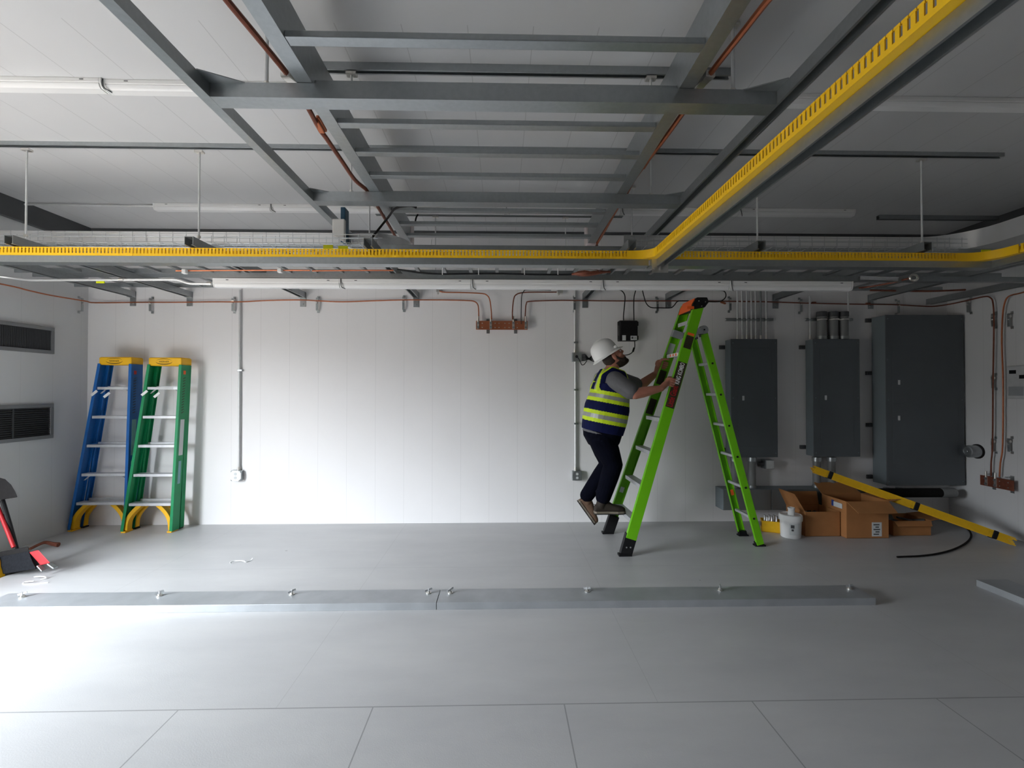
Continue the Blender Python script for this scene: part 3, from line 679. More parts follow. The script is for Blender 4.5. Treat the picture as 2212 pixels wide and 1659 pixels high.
def busbar(c, ax, nrm, L_, h, lab, lugs, holes, th=.008, off=.07, m='copper_bar'):
    a = Vector(ax); n = Vector(nrm); v = Vector((0, 0, 1)); c = Vector(c)
    t = thing('ground_bar', lab, 'copper bar', c - v * h / 2)
    MB().beam(c - a * L_ / 2 + n * off, c + a * L_ / 2 + n * off, th, h).build('bar', m, t, bevel=.001)
    for s in (-.27, .27):
        p = c + a * L_ * s
        b = MB().beam(p + v * (h / 2 + .035), p - v * (h / 2 + .035), .036, .005, up=n)
        b.beam(p + v * (h / 2 + .02), p + v * (h / 2 + .02) + n * (off - .005), .03, .006)
        b.build('mounting_bracket', 'galv_dark', t)
        MB().cyl(p + n * .004, p + n * (off - .004), .018, n=12).build('insulator', 'red', t, smooth=True)
    for s in lugs:
        p = c + a * L_ * s + n * (off + th / 2 + .003)
        MB().beam(p - v * h * .42, p + v * (h * .42), .026, .005, up=n).tube([p + v * h * .40, p + v * (h * .5 + .05)], .010, 8).build('cable_lug', 'tin', t, smooth=False)
        b = MB()
        for dz in (-.26, .26): b.cyl(p + v * h * dz, p + v * h * dz + n * .012, .013, n=6)
        b.build('lug_bolt', 'galv_dark', t)
    for s in holes:
        for dz in (-.26, .22):
            p = c + a * L_ * s + v * h * dz + n * (off + th / 2)
            MB().cyl(p - n * .001, p + n * .0012, .006, n=10).build('bolt_hole', 'tin', t)
    return t
c = at(1084, 704.5, YB)
busbar((c.x, YB, c.z), (1, 0, 0), (0, -1, 0), .575, .098, 'copper grounding bar with lugs on the bare middle of the back wall', (-.46, -.215, .225, .465), (-.38, -.13, -.055, .06, .14, .30))
YL = YB - .09
P = [at(948, 627, YB - .03), at(958, 631, YL), at(1000, 632, YL), at(1040, 634, YL), at(1052, 638, YL), at(1058, 648, YL), at(1061, 670, YL), at(1062, 690, YL)]
cable('ground_wire', curve(P), .0068, 'copper', 'copper wire bending down into the second lug of the copper bar', 'copper wire')
P = [at(1107, 690, YL), at(1107, 670, YL), at(1110, 645, YL), at(1116, 636, YL), at(1130, 632, YL), at(1160, 631, YL), at(1205, 631, YB - .03)]
cable('ground_wire', curve(P), .0068, 'copper_dark', 'dark copper wire rising from the third lug of the copper bar towards the worker', 'copper wire')
P = [at(1126, 700, YL), at(1126, 670, YL - .01), at(1127, 640, YL - .01), at(1131, 630, YL - .01), at(1140, 626, YL - .01), at(1190, 627, YB - .04)]
cable('ground_wire', curve(P), .0045, 'black', 'thinnest dark wire of the copper bar, rising beside its last lug', 'copper wire')
for px, py, lab in ((950, 629, 'small cable clamp under the strip lights where a copper wire comes through'), (1210, 631, 'small cable clamp under the strip lights near the worker')):
    c = at(px, py, YB - .03); tag(MB().beam(c - Vector((.04, 0, 0)), c + Vector((.03, 0, 0)), .05, .04).beam(c + Vector((-.02, -.02, -.04)), c + Vector((-.02, .0, .03)), .02, .02).build('cable_clamp', 'tin', bevel=.006), lab, 'clamp')

def wall_conduit(px, py0, py1, r, lab, straps=(), m='conduit', grp=None, px1=None, yo=None, fit=True, nm='wall_conduit'):
    yc = YB - r - .012 if yo is None else yo
    a, b_ = at(px, py0, yc), at(px1 or px, py1, yc); x = (a.x + b_.x) / 2
    t = thing(nm, lab, 'conduit', (x, yc, b_.z), grp)
    MB().cyl((x, yc, b_.z), (x, yc, a.z), r, n=14).build('pipe', m, t, smooth=True)
    for py in straps:
        z = at(px, py, yc).z; MB().box(x - r - .004, x + r + .022, yc - r - .002, YB - .001, z - .010, z + .010).build('strap', 'galv', t, bevel=.002)
    if fit:
        for z in (b_.z + .02,): MB().cyl((x, yc, z - .02), (x, yc, z + .025), r * 1.35, n=12).build('fitting', 'tin', t, smooth=True)
    return t
def outlet(px, py, sz, lab, face, yd=.055, octag=True, sockets=True):
    c = at(px, py, YB); t = thing('outlet_box', lab, 'outlet box', (c.x, YB, c.z - sz / 2))
    k = sz * .24
    prof = [(-sz / 2 + k, -sz / 2), (sz / 2 - k, -sz / 2), (sz / 2, -sz / 2 + k), (sz / 2, sz / 2 - k), (sz / 2 - k, sz / 2), (-sz / 2 + k, sz / 2), (-sz / 2, sz / 2 - k), (-sz / 2, -sz / 2 + k)]
    MB().box(c.x - sz / 2, c.x + sz / 2, YB - yd, YB, c.z - sz / 2, c.z + sz / 2).build('box_body', 'galv', t, bevel=.012 if octag else .003)
    MB().prism(prof, (c.x, YB - yd, c.z), (c.x, YB - yd - .005, c.z)).build('cover_plate', face, t, bevel=.0015)
    if sockets:
        for dz in (-.021, .021):
            MB().cyl((c.x, YB - yd - .005, c.z + dz), (c.x, YB - yd - .0085, c.z + dz), .0145, n=14).build('socket', 'label_paper', t)
    return t
wall_conduit(515, 626, 1017, .0115, 'conduit running down the bare wall to the white outlet near the ladders', (800,), px1=519)
outlet(515, 1026, .118, 'white duplex outlet low on the bare wall near the stepladders', 'white_lens')
wall_conduit(1242, 628, 764, .0115, 'upper conduit behind the worker, ending at the plugged box', (740,))
wall_conduit(1243, 781, 1018, .0115, 'lower conduit behind the worker, ending at the outlet by his foot', (842, 915))
outlet(1244, 772, .102, 'grey junction box with a black plug in it behind the hard hat', 'galv', octag=False, sockets=False)
outlet(1245, 1026, .105, 'grey duplex outlet low on the wall behind the worker', 'galv_dark', octag=False)
yp = YB - .075
c = at(1246, 770, yp)
t = thing('power_cord', 'black power cord looped and tied beside the junction box behind the hard hat', 'cord', c)
MB().cyl(c + Vector((0, .02, 0)), c + Vector((0, -.012, 0)), .017, .013).tube(curve([c, at(1250, 775, yp), at(1254, 783, yp), at(1257, 788, yp), at(1262, 787, yp), at(1268, 779, yp)]), .0045, 6).build('plug_lead', 'black', t, smooth=True)
b = MB()
for k in range(5):
    dz = (k - 2) * .009; y_ = yp + (k % 2) * .008
    b.tube(curve([at(1257, 773, y_) + Vector((0, 0, dz * 1.6)), at(1264, 772, y_) + Vector((0, 0, dz * 1.7)), at(1272, 775, y_) + Vector((0, 0, dz * .35)), at(1280, 774, y_) + Vector((0, 0, dz * 1.7)), at(1286, 775, y_) + Vector((0, 0, dz * 1.3))]), .0052, 6)
b.build('cord_bundle', 'black', t, smooth=True)
MB().tube(curve([at(1281, 773, yp), at(1280, 764, yp), at(1278.5, 764, yp), at(1277, 772, yp)]), .0045, 6).build('cord_loop', 'black', t, smooth=True)

# black wall box
yb = YB - .105
x0, x1, z1, z0 = at(1338, 700, yb).x, at(1378, 700, yb).x, at(1357, 692, yb).z, at(1357, 736, yb).z
t = thing('black_junction_enclosure', 'black plastic wall box with two white labels above the worker', 'wall box', ((x0 + x1) / 2, YB, z0))
MB().box(x0, x1, yb, YB - .004, z0, z1).build('housing', 'black', t, bevel=.010)
MB().box(x0 + .012, x1 - .012, yb - .010, yb, z0 + .075, z1 - .010).build('cover', 'black', t, bevel=.004)
b = MB()
for x in (x0, x1): 
    for z in (z0 + .035, z1 - .035): b.cyl((x, yb + .02, z - .022), (x, yb + .02, z + .022), .012, n=8)
b.build('latch', 'black', t)
a, e_ = at(1348, 730, yb), at(1369, 730, yb)
MB().box(a.x - .02, a.x + .02, yb - .002, yb + .001, a.z - .028, a.z + .030).build('label_sticker', 'label_paper', t)
MB().box(e_.x - .036, e_.x + .036, yb - .002, yb + .001, e_.z - .024, e_.z + .024).build('label_sticker', 'label_paper', t)
MB().box(e_.x - .026, e_.x - .006, yb - .003, yb - .0015, e_.z - .010, e_.z + .014).box(e_.x + .002, e_.x + .028, yb - .003, yb - .0015, e_.z - .012, e_.z - .008).box(e_.x + .002, e_.x + .028, yb - .003, yb - .0015, e_.z + .006, e_.z + .010).build('label_print', 'dark_steel', t)
yb2 = YB - .06
cable('black_cable', curve([at(1338, 626, YB - .1), at(1345, 630, yb2), at(1350, 640, yb2), at(1349, 660, yb2), at(1347, 680, yb2), at(1347, 692, yb2)]), .006, 'black', 'black cable curving down into the wall box, on its side towards the copper bar', 'cable')
cable('black_cable', curve([at(1373, 628, YB - .1), at(1370, 640, yb2), at(1369, 660, yb2), at(1369.5, 692, yb2)]), .006, 'black', 'straight black cable entering the wall box on the ladder side', 'cable')
t = thing('black_cable', 'black cable leaving the wall box underneath, passing the face of the worker', 'cable', at(1371, 745, yb2))
MB().tube(curve([at(1371, 737, yb2), at(1371, 750, yb2), at(1368, 758, yb2), at(1362, 764, yb2), at(1352, 767, yb2), at(1330, 767, yb2)]), .005, 6).build('sheath', 'black', t, smooth=True)
MB().cyl(at(1370, 751, yb2), at(1367, 760, yb2), .011).build('strain_relief', 'black', t, smooth=True)
cable('black_cable', curve([at(1388, 628, YB - .1), at(1391, 640, yb2), at(1396, 655, yb2), at(1406, 664, yb2), at(1425, 665, yb2), at(1448, 665, yb2), at(1456, 660, yb2), at(1464, 651, yb2), at(1480, 650, yb2), at(1500, 650, yb2), at(1545, 652, yb2), at(1560, 649, yb2), at(1568, 640, yb2), at(1564, 629, yb2), at(1545, 627, YB - .08)]), .0058, 'black', 'black cord sagging behind the lime ladder top and looping back up', 'cable')
t = thing('orange_tap', 'small orange red wire tap hanging on the ring wire beside the conduits', 'wire tap', at(1563, 653, YW))
c = at(1562, 654, YW); MB().beam(c - Vector((.03, 0, -.01)), c + Vector((.03, 0, -.01)), .02, .02).build('tap_body', 'copper', t, bevel=.005)

def cabinet(pxl, pxr, pyt, pyb, yf, lab, latches, tabs, seams=()):
    x0, x1 = at(pxl, 850, yf).x, at(pxr, 850, yf).x; z1, z0 = at((pxl + pxr) / 2, pyt, yf).z, at((pxl + pxr) / 2, pyb, yf).z
    t = thing('electrical_cabinet', lab, 'electrical cabinet', ((x0 + x1) / 2, YB, z0))
    MB().box(x0, x1, yf + .012, YB - .02, z0, z1).build('tub', 'cabinet_side', t, bevel=.003)
    MB().box(x0 - .004, x1 + .004, yf, yf + .012, z0 - .004, z1 + .004).build('cover', 'grey_cabinet', t, bevel=.004)
    w_, h_ = x1 - x0, z1 - z0
    dx0, dx1, dz0, dz1 = (x0 + .07, x1 - .07, z0 + .11, z1 - .10)
    for i, (a_, c_) in enumerate(seams or ((dz0, dz1),)):
        d = MB().box(dx0, dx1, yf - .003, yf + .001, a_, c_).build('door', 'grey_cabinet', t, bevel=.0015)
        lx, lz = latches[i]; c2 = at(lx, lz, yf)
        MB().box(c2.x - .011, c2.x + .011, yf - .012, yf - .002, c2.z - .026, c2.z + .026).build('latch', 'alu', d, bevel=.003)
    b = MB()
    for x in (x0 + .02, x1 - .02):
        for k in range(3):
            b.cyl((x, yf + .002, z0 + .04 + k * (h_ - .08) / 2), (x, yf - .004, z0 + .04 + k * (h_ - .08) / 2), .006, n=8)
    b.build('cover_screw', 'cabinet_side', t)
    for z in tabs:
        z_ = at(pxl, z, YB - .03).z
        b = MB().box(x0 - .065, x0, YB - .022, YB - .001, z_ - .022, z_ + .022).box(x0 - .055, x0 - .02, YB - .034, YB - .02, z_ - .014, z_ + .014)
        b.build('strut_mount', 'dark_steel', t, bevel=.003)
    return t
cabinet(1580, 1679, 733, 987, 5.12, 'slimmer grey electrical cabinet nearest the lime ladder, under seven conduits', ((1605, 860),), (750, 972))
cabinet(1758, 1857, 733, 986, 5.12, 'grey electrical cabinet between its taller and its slimmer neighbours, under fat pipes', ((1783, 859),), (750, 966))
t = cabinet(1915, 2082, 681, 1048, 5.06, 'tallest and widest dark grey cabinet by the dark corner', ((1941, 826), (1941, 903)), (692, 806, 918, 1030),
        ((wz(870, 5.06, 2000) + .006, wz(745, 5.06, 2000)), (wz(1000, 5.06, 2000), wz(870, 5.06, 2000) - .006)))
for i, px in enumerate((1593, 1603, 1613, 1623, 1632, 1643, 1655)):
    wall_conduit(px, 626, 733, .0095, ['first of seven thin conduits above the slim cabinet, counting from the ladder', 'second of seven thin conduits above the slim cabinet, counting from the ladder', 'third of seven thin conduits above the slim cabinet, counting from the ladder', 'middle one of seven thin conduits above the slim cabinet',
                 'fifth of seven thin conduits above the slim cabinet, counting from the ladder', 'duller conduit, sixth of seven above the slim cabinet', 'last thin conduit above the slim cabinet, set a little apart'][i], (691,), grp='thin conduits above the slim cabinet', yo=YB - .055, m='conduit' if i != 5 else 'galv_dark')
def wstrut(px0, px1, py, lab):
    a, b_ = at(px0, py, YB), at(px1, py, YB); z = (a.z + b_.z) / 2
    b = MB().prism(uprof(.040, .030), (a.x, YB - .015 + .0, z - .015), (b_.x, YB - .015, z - .015), up=(0, 0, 1))
    tag(b.build('wall_strut', 'galv_dark'), lab, 'wall strut', 'short struts above the cabinets')
wstrut(1566, 1667, 691, 'short slotted wall strut clamping the seven thin conduits')
wstrut(1738, 1838, 691, 'short slotted wall strut clamping the three fat pipes')
wall_conduit(1749, 640, 733, .0095, 'thin conduit beside the fat pipes, on the side towards the ladder', (691,), yo=YB - .055, px1=1750)
wall_conduit(1831, 632, 733, .0095, 'thin conduit beside the fat pipes, on the side towards the tall cabinet', (691,), yo=YB - .075, px1=1834)
for i, px in enumerate((1775, 1800, 1822)):
    yc = YB - .09; x = at(px, 700, yc).x; zt, zb = at(px, 674, yc).z, at(px, 733, yc).z
    t = thing('fat_pipe_stub', ['capped fat grey pipe above the middle cabinet, first towards the ladder', 'capped fat grey pipe above the middle cabinet, the central one', 'capped fat grey pipe above the middle cabinet, last towards the tall cabinet'][i], 'pipe', (x, yc, zb), 'capped pipes above the middle cabinet')
    MB().cyl((x, yc, zb), (x, yc, zt), .049, n=20).build('pipe', 'pvc', t, smooth=True)
    MB().cyl((x, yc, zt - .055), (x, yc, zt + .002), .053, n=20).build('coupling', 'dark_steel', t, smooth=True, bevel=.004)
    MB().cyl((x, yc, zb), (x, yc, zb + .035), .054, n=20).build('bushing', 'galv_dark', t, smooth=True)
    MB().tube([(x - .052, yc - .005, zt - .088), (x - .03, yc - .046, zt - .086), (x + .03, yc - .046, zt - .086), (x + .052, yc - .005, zt - .088)], .007, 6).build('pipe_strap', 'tin', t, smooth=True)
for px, lab, cab in ((1587, 'fat pipe from the slim cabinet down to the trough, partly behind the ladder', 0), (1624, 'fat pipe from the slim cabinet down to the trough, in the open', 0), (1764, 'fat pipe from the middle cabinet down to the trough, ladder side', 1), (1796, 'fat pipe from the middle cabinet down to the trough, dark side', 1)):
    yc = YB - .10; x = at(px, 1000, yc).x; zt, zb = at(px, 987, yc).z, at(px, 1056, yc).z
    t = thing('fat_pipe', lab, 'pipe', (x, yc, zb), 'pipes between cabinets and trough')
    MB().cyl((x, yc, zb), (x, yc, zt), .040, n=20).build('pipe', 'pvc', t, smooth=True)
    for z in (zb + .02, zt - .025): MB().cyl((x, yc, z - .022), (x, yc, z + .022), .047, n=20).build('coupling', 'galv', t, smooth=True)
# floor trough
yt = YB - .19
x0, x1, z1, z0 = at(1562, 1080, yt).x, 4.05, at(1650, 1057, yt).z, at(1650, 1102, yt).z
t = thing('wiring_trough', 'long grey metal wiring trough low on the wall under the smaller cabinets', 'wiring trough', ((x0 + x1) / 2, YB, z0))
MB().box(x0, x1, yt + .004, YB - .004, z0, z1).build('trough_body', 'cabinet_side', t, bevel=.003)
n = 3
for k in range(n): MB().box(x0 + .006 + k * (x1 - x0) / n, x0 - .006 + (k + 1) * (x1 - x0) / n, yt, yt + .006, z0 + .004, z1 - .004).build('cover', 'trough_grey', t, bevel=.002)
c = at(1660, 1003, YB - .08)
t = thing('junction_box', 'small square junction box beside the pipe under the slim cabinet', 'junction box', (c.x, YB, c.z - .05))
MB().box(c.x - .045, c.x + .055, YB - .10, YB, c.z - .05, c.z + .05).build('box_body', 'galv_dark', t, bevel=.004)
MB().box(c.x - .035, c.x + .052, YB - .105, YB - .098, c.z - .048, c.z + .048).build('cover_plate', 'conduit', t, bevel=.003)
MB().cyl((c.x - .10, YB - .05, c.z), (c.x - .04, YB - .05, c.z), .025, n=12).build('connector', 'dark_steel', t)
# dark pipe near the floor, sleeve and small box on the dark side wall
yp = 5.05
a, e_ = at(1880, 1064, yp), at(2062, 1064, yp)
t = thing('dark_pipe', 'dark horizontal pipe low on the wall under the tall cabinet', 'pipe', ((a.x + e_.x) / 2, yp, a.z - .05))
MB().cyl((a.x, yp, e_.z), (e_.x - .03, yp, e_.z), .050, n=20).build('pipe', 'black_matte', t, smooth=True)
MB().cyl((e_.x - .17, yp, e_.z), (e_.x, yp, e_.z), .053, n=20).build('end_coupling', 'pvc', t, smooth=True, bevel=.012)
for x in (a.x + .35, e_.x - .45): MB().box(x - .02, x + .02, yp - .02, YB, e_.z - .015, e_.z + .015).build('wall_hanger', 'galv_dark', t)
c = atx(2112, 975, XR)
t = thing('wall_sleeve', 'short round pipe sleeve sticking out of the dark side wall by the tall cabinet', 'pipe sleeve', (XR, c.y, c.z - .07))
MB().lathe([(.070, 0), (.078, 0), (.078, .012), (.070, .016)], (XR, c.y, c.z), (-1, 0, 0), 28).build('sleeve_flange', 'black_matte', t, smooth=True)
MB().lathe([(.066, .0), (.066, .10), (.060, .115), (.048, .118), (.046, .112), (.0, .112)], (XR, c.y, c.z), (-1, 0, 0), 28).ball((XR - .118, c.y, c.z), (.006, .012, .012), 6).build('sleeve_plug', 'galv', t, smooth=True)
c0, c1 = atx(2118, 1041, XR - .07), atx(2190, 1045, XR - .07)
cc = (c0 + c1) / 2
busbar((XR, cc.y, cc.z), (0, 1, 0), (-1, 0, 0), abs(c1.y - c0.y), .105, 'dark copper bar low on the dark side wall under the copper drops', (.02, .30), (-.1, -.35), m='copper_dark')
yb0, yb1 = atx(2186, 800, XR).y, atx(2250, 800, XR).y
z1, z0 = atx(2190, 791, XR).z, atx(2190, 861, XR).z
t = thing('alarm_controller', 'pale grey wall controller on the dark side wall, cut by the frame', 'controller', (XR, (yb0 + yb1) / 2, z0))
MB().box(XR - .06, XR, yb1, yb0, z0, z1).build('housing', 'conduit', t, bevel=.006)
for y_, z_ in ((yb0 - .06, z1 - .06), (yb0 - .15, z1 - .11)): MB().box(XR - .064, XR - .058, y_ - .03, y_ + .03, z_ - .018, z_ + .018).build('display', 'black', t)
MB().box(XR - .064, XR - .058, yb0 - .16, yb0 - .02, z0 + .03, z0 + .12).build('door_flap', 'galv_matte', t, bevel=.002)

# ------------------------------------------------------------------ vents on the left wall
def vent(py0a, py1a, lab, vertical):
    y1, y0 = atx(113, 800, XL).y, atx(-95, 800, XL).y
    z1, z0 = wz(py0a, y1, 113), wz(py1a, y1, 113)
    t = thing('wall_vent', lab, 'vent', (XL, (y0 + y1) / 2, z0))
    fr = .035; b = MB()
    for q in ((y0, y1, z1 - fr, z1), (y0, y1, z0, z0 + fr), (y0, y0 + fr, z0 + fr, z1 - fr), (y1 - fr, y1, z0 + fr, z1 - fr)): b.box(XL, XL + .022, q[0], q[1], q[2], q[3])
    b.build('vent_surround', 'vent_frame', t, bevel=.003)
    MB().box(XL, XL + .003, y0 + fr, y1 - fr, z0 + fr, z1 - fr).build('duct_shade_plate', 'vent_dark', t)  # near-black plate on the wall stands in for shade behind the blades
    b = MB()
    if vertical:
        y = y0 + fr + .008
        while y < y1 - fr: b.beam((XL + .010, y, z0 + fr), (XL + .010, y, z1 - fr), .004, .014, up=(1, .5, 0)); y += .016
    else:
        z = z0 + fr + .010
        while z < z1 - fr: b.beam((XL + .010, y0 + fr, z), (XL + .010, y1 - fr, z), .004, .018, up=(1, 0, .7)); z += .020
        b.box(XL + .002, XL + .018, (y0 + y1) / 2 + .02, (y0 + y1) / 2 + .035, z0 + fr, z1 - fr)
    b.build('louvre_blades', 'vent_slat', t)
vent(708, 765, 'upper wall vent with fine upright blades on the side wall', True)
vent(872, 946, 'lower wall vent with level louvre blades on the side wall', False)

# ------------------------------------------------------------------ steel floor channels with wing bolts
def floor_channel(p, q, wd, lab, h=.05):
    p, q = Vector(p), Vector(q)
    t = thing('floor_base_rail', lab, 'floor channel', (p + q) / 2)
    MB().prism([(-wd / 2, 0), (-wd / 2, h), (wd / 2, h), (wd / 2, 0), (wd / 2 - .006, 0), (wd / 2 - .006, h - .006), (-wd / 2 + .006, h - .006), (-wd / 2 + .006, 0)], p, q).build('channel_body', 'galv_matte', t, bevel=.002)
    return t
FY = 3.315; FW = .215
xj, xe = wx(944, 3.21), wx(1878, 3.25)
dz_ = math.tan(0)
floor_channel((xj - .002, FY, 0), (-3.50, FY, 0), FW, 'long steel floor channel towards the doorway, its end bathed in light')
floor_channel((xe, FY, 0), (xj + .002, FY, 0), FW, 'long steel floor channel towards the dark end, butted against its bright neighbour')
floor_channel((3.74, 3.50, 0), (3.74, .6, 0), .24, 'short visible end of a steel floor channel by the dark side wall')
def wing_bolt(px, py, ang, lab):
    c = at(px, py, 3.36); c = Vector((c.x, 3.355, .05))
    t = thing('floor_bolt', lab, 'bolt', c, 'bolts along the floor channels')
    MB().cyl(c, c + Vector((0, 0, .006)), .019, n=14).cyl(c + Vector((0, 0, .006)), c + Vector((0, 0, .016)), .012, n=6).build('washer_nut', 'tin', t)
    d = Vector((math.cos(ang), math.sin(ang), .25)).normalized()
    MB().cyl(c + Vector((0, 0, .014)), c + Vector((0, 0, .034)), .006, n=8).beam(c + Vector((0, 0, .026)) - d * .026, c + Vector((0, 0, .026)) + d * .026, .006, .014).build('tab', 'alu', t)
    return t
for px, py, a_, lab in ((50, 1274, .3, 'floor channel bolt nearest the doorway'), (346, 1274, .5, 'floor channel bolt below the stepladders'), (631, 1277, .6, 'floor channel bolt below the white outlet'), (926, 1279, .4, 'bolt just before the joint of the two floor channels'),
                        (973, 1279, .8, 'bolt just after the joint of the two floor channels'), (1268, 1277, -.4, 'floor channel bolt below the worker'), (1555, 1272, 1.2, 'floor channel bolt below the rear legs of the lime ladder'), (1834, 1264, .1, 'bolt at the dark end of the floor channel')):
    wing_bolt(px, py, a_, lab)

# ------------------------------------------------------------------ stepladders leaning by the corner
def chan(wd, d, t):
    """web at v=d, flanges towards v=0"""
    return [(-wd / 2, 0), (-wd / 2, d), (wd / 2, d), (wd / 2, 0), (wd / 2 - t, 0), (wd / 2 - t, d - t), (-wd / 2 + t, d - t), (-wd / 2 + t, 0)]
def lerp(a, b, t): return a + (b - a) * t
def at_height(p, q, z): return lerp(p, q, (z - p.z) / (q.z - p.z))
def step_ladder(pxs, py_foot, cap_px, cap_py, grp, lab, braces):
    fl, fr = atz(pxs[0], py_foot[0], 0), atz(pxs[1], py_foot[1], 0)
    yf = (fl.y + fr.y) / 2; fl.y = fr.y = yf
    yc0, yc1 = 5.03, 5.195
    cl, c2 = at(cap_px[0], cap_py[0], yc0), at(cap_px[1], cap_py[0], yc0); zt = cl.z; zb = at(cap_px[0], cap_py[1], yc0).z
    t = thing('step_ladder', lab, 'stepladder', ((fl.x + fr.x) / 2, yf + .1, 0), 'closed stepladders by the corner')
    # cap
    x0, x1 = cl.x, c2.x
    MB().loft([[Vector((x0 + .004, yc0 + .01, zb)), Vector((x1 - .004, yc0 + .01, zb)), Vector((x1 - .004, yc1, zb)), Vector((x0 + .004, yc1, zb))],
               [Vector((x0, yc0, zb + .02)), Vector((x1, yc0, zb + .02)), Vector((x1, yc1, zb + .02)), Vector((x0, yc1, zb + .02))],
               [Vector((x0, yc0, zt - .006)), Vector((x1, yc0, zt - .006)), Vector((x1, yc1, zt - .006)), Vector((x0, yc1, zt - .006))],
               [Vector((x0 + .01, yc0 + .01, zt)), Vector((x1 - .01, yc0 + .01, zt)), Vector((x1 - .01, yc1 - .01, zt)), Vector((x0 + .01, yc1 - .01, zt))]]).build('top_cap', 'cap_yellow', t, bevel=.006)
    cap = t.children[0] if t.children else COL.objects[-1]
    cap = [o for o in COL.objects if o.parent == t and o.name.startswith('top_cap')][0]
    cx, cz = (x0 + x1) / 2 - .01, (zt + zb) / 2
    b = MB()
    ys = yc0 - .0006
    def arc(rx, rz, a0, a1, w0, w1, dz, n=14):
        rr = []
        for k in range(n + 1):
            a = a0 + (a1 - a0) * k / n; w_ = (w0 + (w1 - w0) * math.sin(PI * k / n))
            ca, sa = math.cos(a), math.sin(a)
            rr.append([Vector((cx + (rx - w_) * ca, ys, cz + dz + (rz - w_) * sa)), Vector((cx + (rx + w_) * ca, ys, cz + dz + (rz + w_) * sa)), Vector((cx + (rx + w_) * ca, yc0 + .002, cz + dz + (rz + w_) * sa)), Vector((cx + (rx - w_) * ca, yc0 + .002, cz + dz + (rz - w_) * sa))])
        b.loft(rr)
    arc(.085, .026, PI * 1.02, PI * 2.0, .0006, .0045, -.002)
    arc(.085, .024, PI * .12, PI * .88, .0004, .0026, .004)
    b.build('swoosh_mark', 'logo_black', cap)
    text_mesh('WERNER', .026, 'logo_black', cap, (cx, yc0 - .0004, cz - .002), (1, 0, 0), (0, 0, 1))
    # rails
    tw = .030
    ftl, ftr = Vector((x0 + .022, yc0 + .045, zb + .01)), Vector((x1 - .022, yc0 + .045, zb + .01))
    up_l, up_r = (-1, 0, 0), (1, 0, 0)
    for p, q, u in ((fl, ftl, up_l), (fr, ftr, up_r)):
        MB().prism(chan(.108, tw, .005), p + Vector((0, 0, .012)), q, up=u).build('side_rail', grp, t, bevel=.0015)
        MB().box(p.x - .024, p.x + .024, yf - .055, yf + .05, 0, .016).build('foot_pad', 'cap_yellow', t, bevel=.003)
    ry = yf + .112 + .04
    for p, q, u in ((Vector((fl.x + .012, ry - .04, 0)), Vector((ftl.x + .012, yc1 - .045, zb + .01)), up_l), (Vector((fr.x - .002, ry - .04, 0)), Vector((ftr.x + .006, yc1 - .045, zb + .01)), up_r)):
        MB().prism(chan(.06, .024, .005), p + Vector((0, 0, .012)), q, up=u).build('rear_rail', grp, t, bevel=.0015)
        MB().box(p.x - .02, p.x + .02, p.y - .035, p.y + .03, 0, .014).build('foot_pad', 'black', t, bevel=.003)
    for k in range(5):
        z = .305 * (k + 1)
        a, e_ = at_height(fl, ftl, z), at_height(fr, ftr, z)
        s = MB().prism([(-.045, 0), (-.045, .022), (.045, .022), (.045, .018), (-.041, .018), (-.041, 0)], Vector((e_.x - .003, a.y, z - .022)), Vector((a.x + .003, a.y, z - .022)))
        s.box(a.x + .004, e_.x - .004, a.y - .046, a.y - .043, z - .028, z)
        st = s.build('step', 'step_alu', t, bevel=.002)
        if k == 4:
            MB().box(a.x + .08, e_.x - .05, a.y - .0475, a.y - .0455, z - .024, z - .002).build('step_label', 'label_paper', st)
            for fx_ in (.12, .52):
                c = Vector((lerp(a.x, e_.x, fx_) - .05, a.y - .06, z - .055 - fx_ * .05))
                d = Vector((-.035, -.01, -.035))
                MB().beam(c - d * .6, c + d * .8, .026, .008, up=(0, 1, 0)).build('shelf_bracket', 'white_paint', t, bevel=.002)
            for p_, sg in ((a, 1), (e_, -1)):
                MB().beam(p_ + Vector((sg * .005, 0, -.07)), p_ + Vector((sg * .06, 0, -.024)), .02, .004).build('step_brace', 'step_alu', t)
        if k == 1 and braces:
            for p_, sg in ((a, 1), (e_, -1)):
                MB().beam(p_ + Vector((sg * .005, -.01, -.075)), p_ + Vector((sg * .065, -.01, -.026)), .02, .004).build('step_brace', 'step_alu', t)
    for z in (.305, .915, 1.52):
        a, e_ = at_height(Vector((fl.x + .012, ry - .04, 0)), Vector((ftl.x + .012, yc1 - .045, zb)), z), at_height(Vector((fr.x - .002, ry - .04, 0)), Vector((ftr.x + .006, yc1 - .045, zb)), z)
        MB().box(a.x, e_.x, a.y - .012, a.y + .012, z - .015, z + .015).build('rear_brace', 'step_alu', t, bevel=.002)
    for yy_, w_ in ((yf, .034), (ry - .04, .026)):
        for f_, sg, q in ((fl, 1, ftl), (fr, -1, ftr)):
            pts = [Vector((f_.x + sg * .006, yy_, .02)), Vector((f_.x + sg * .015, yy_, .11)), Vector((f_.x + sg * .045, yy_ + .006, .175)), Vector((f_.x + sg * .095, yy_ + .010, .235)), Vector((f_.x + sg * .150, yy_ + .012, .283))]
            rr = []
            P_ = curve(pts, 4)
            for i, p in enumerate(P_):
                d = (P_[min(i + 1, len(P_) - 1)] - P_[max(i - 1, 0)]).normalized(); n_ = Vector((d.z, 0, -d.x)) * .020
                yv = Vector((0, w_, 0)); rr.append([p - n_ - yv, p + n_ - yv, p + n_ + yv, p - n_ + yv])
            MB().loft(rr).build('knee_brace', 'cap_yellow', t, bevel=.004)
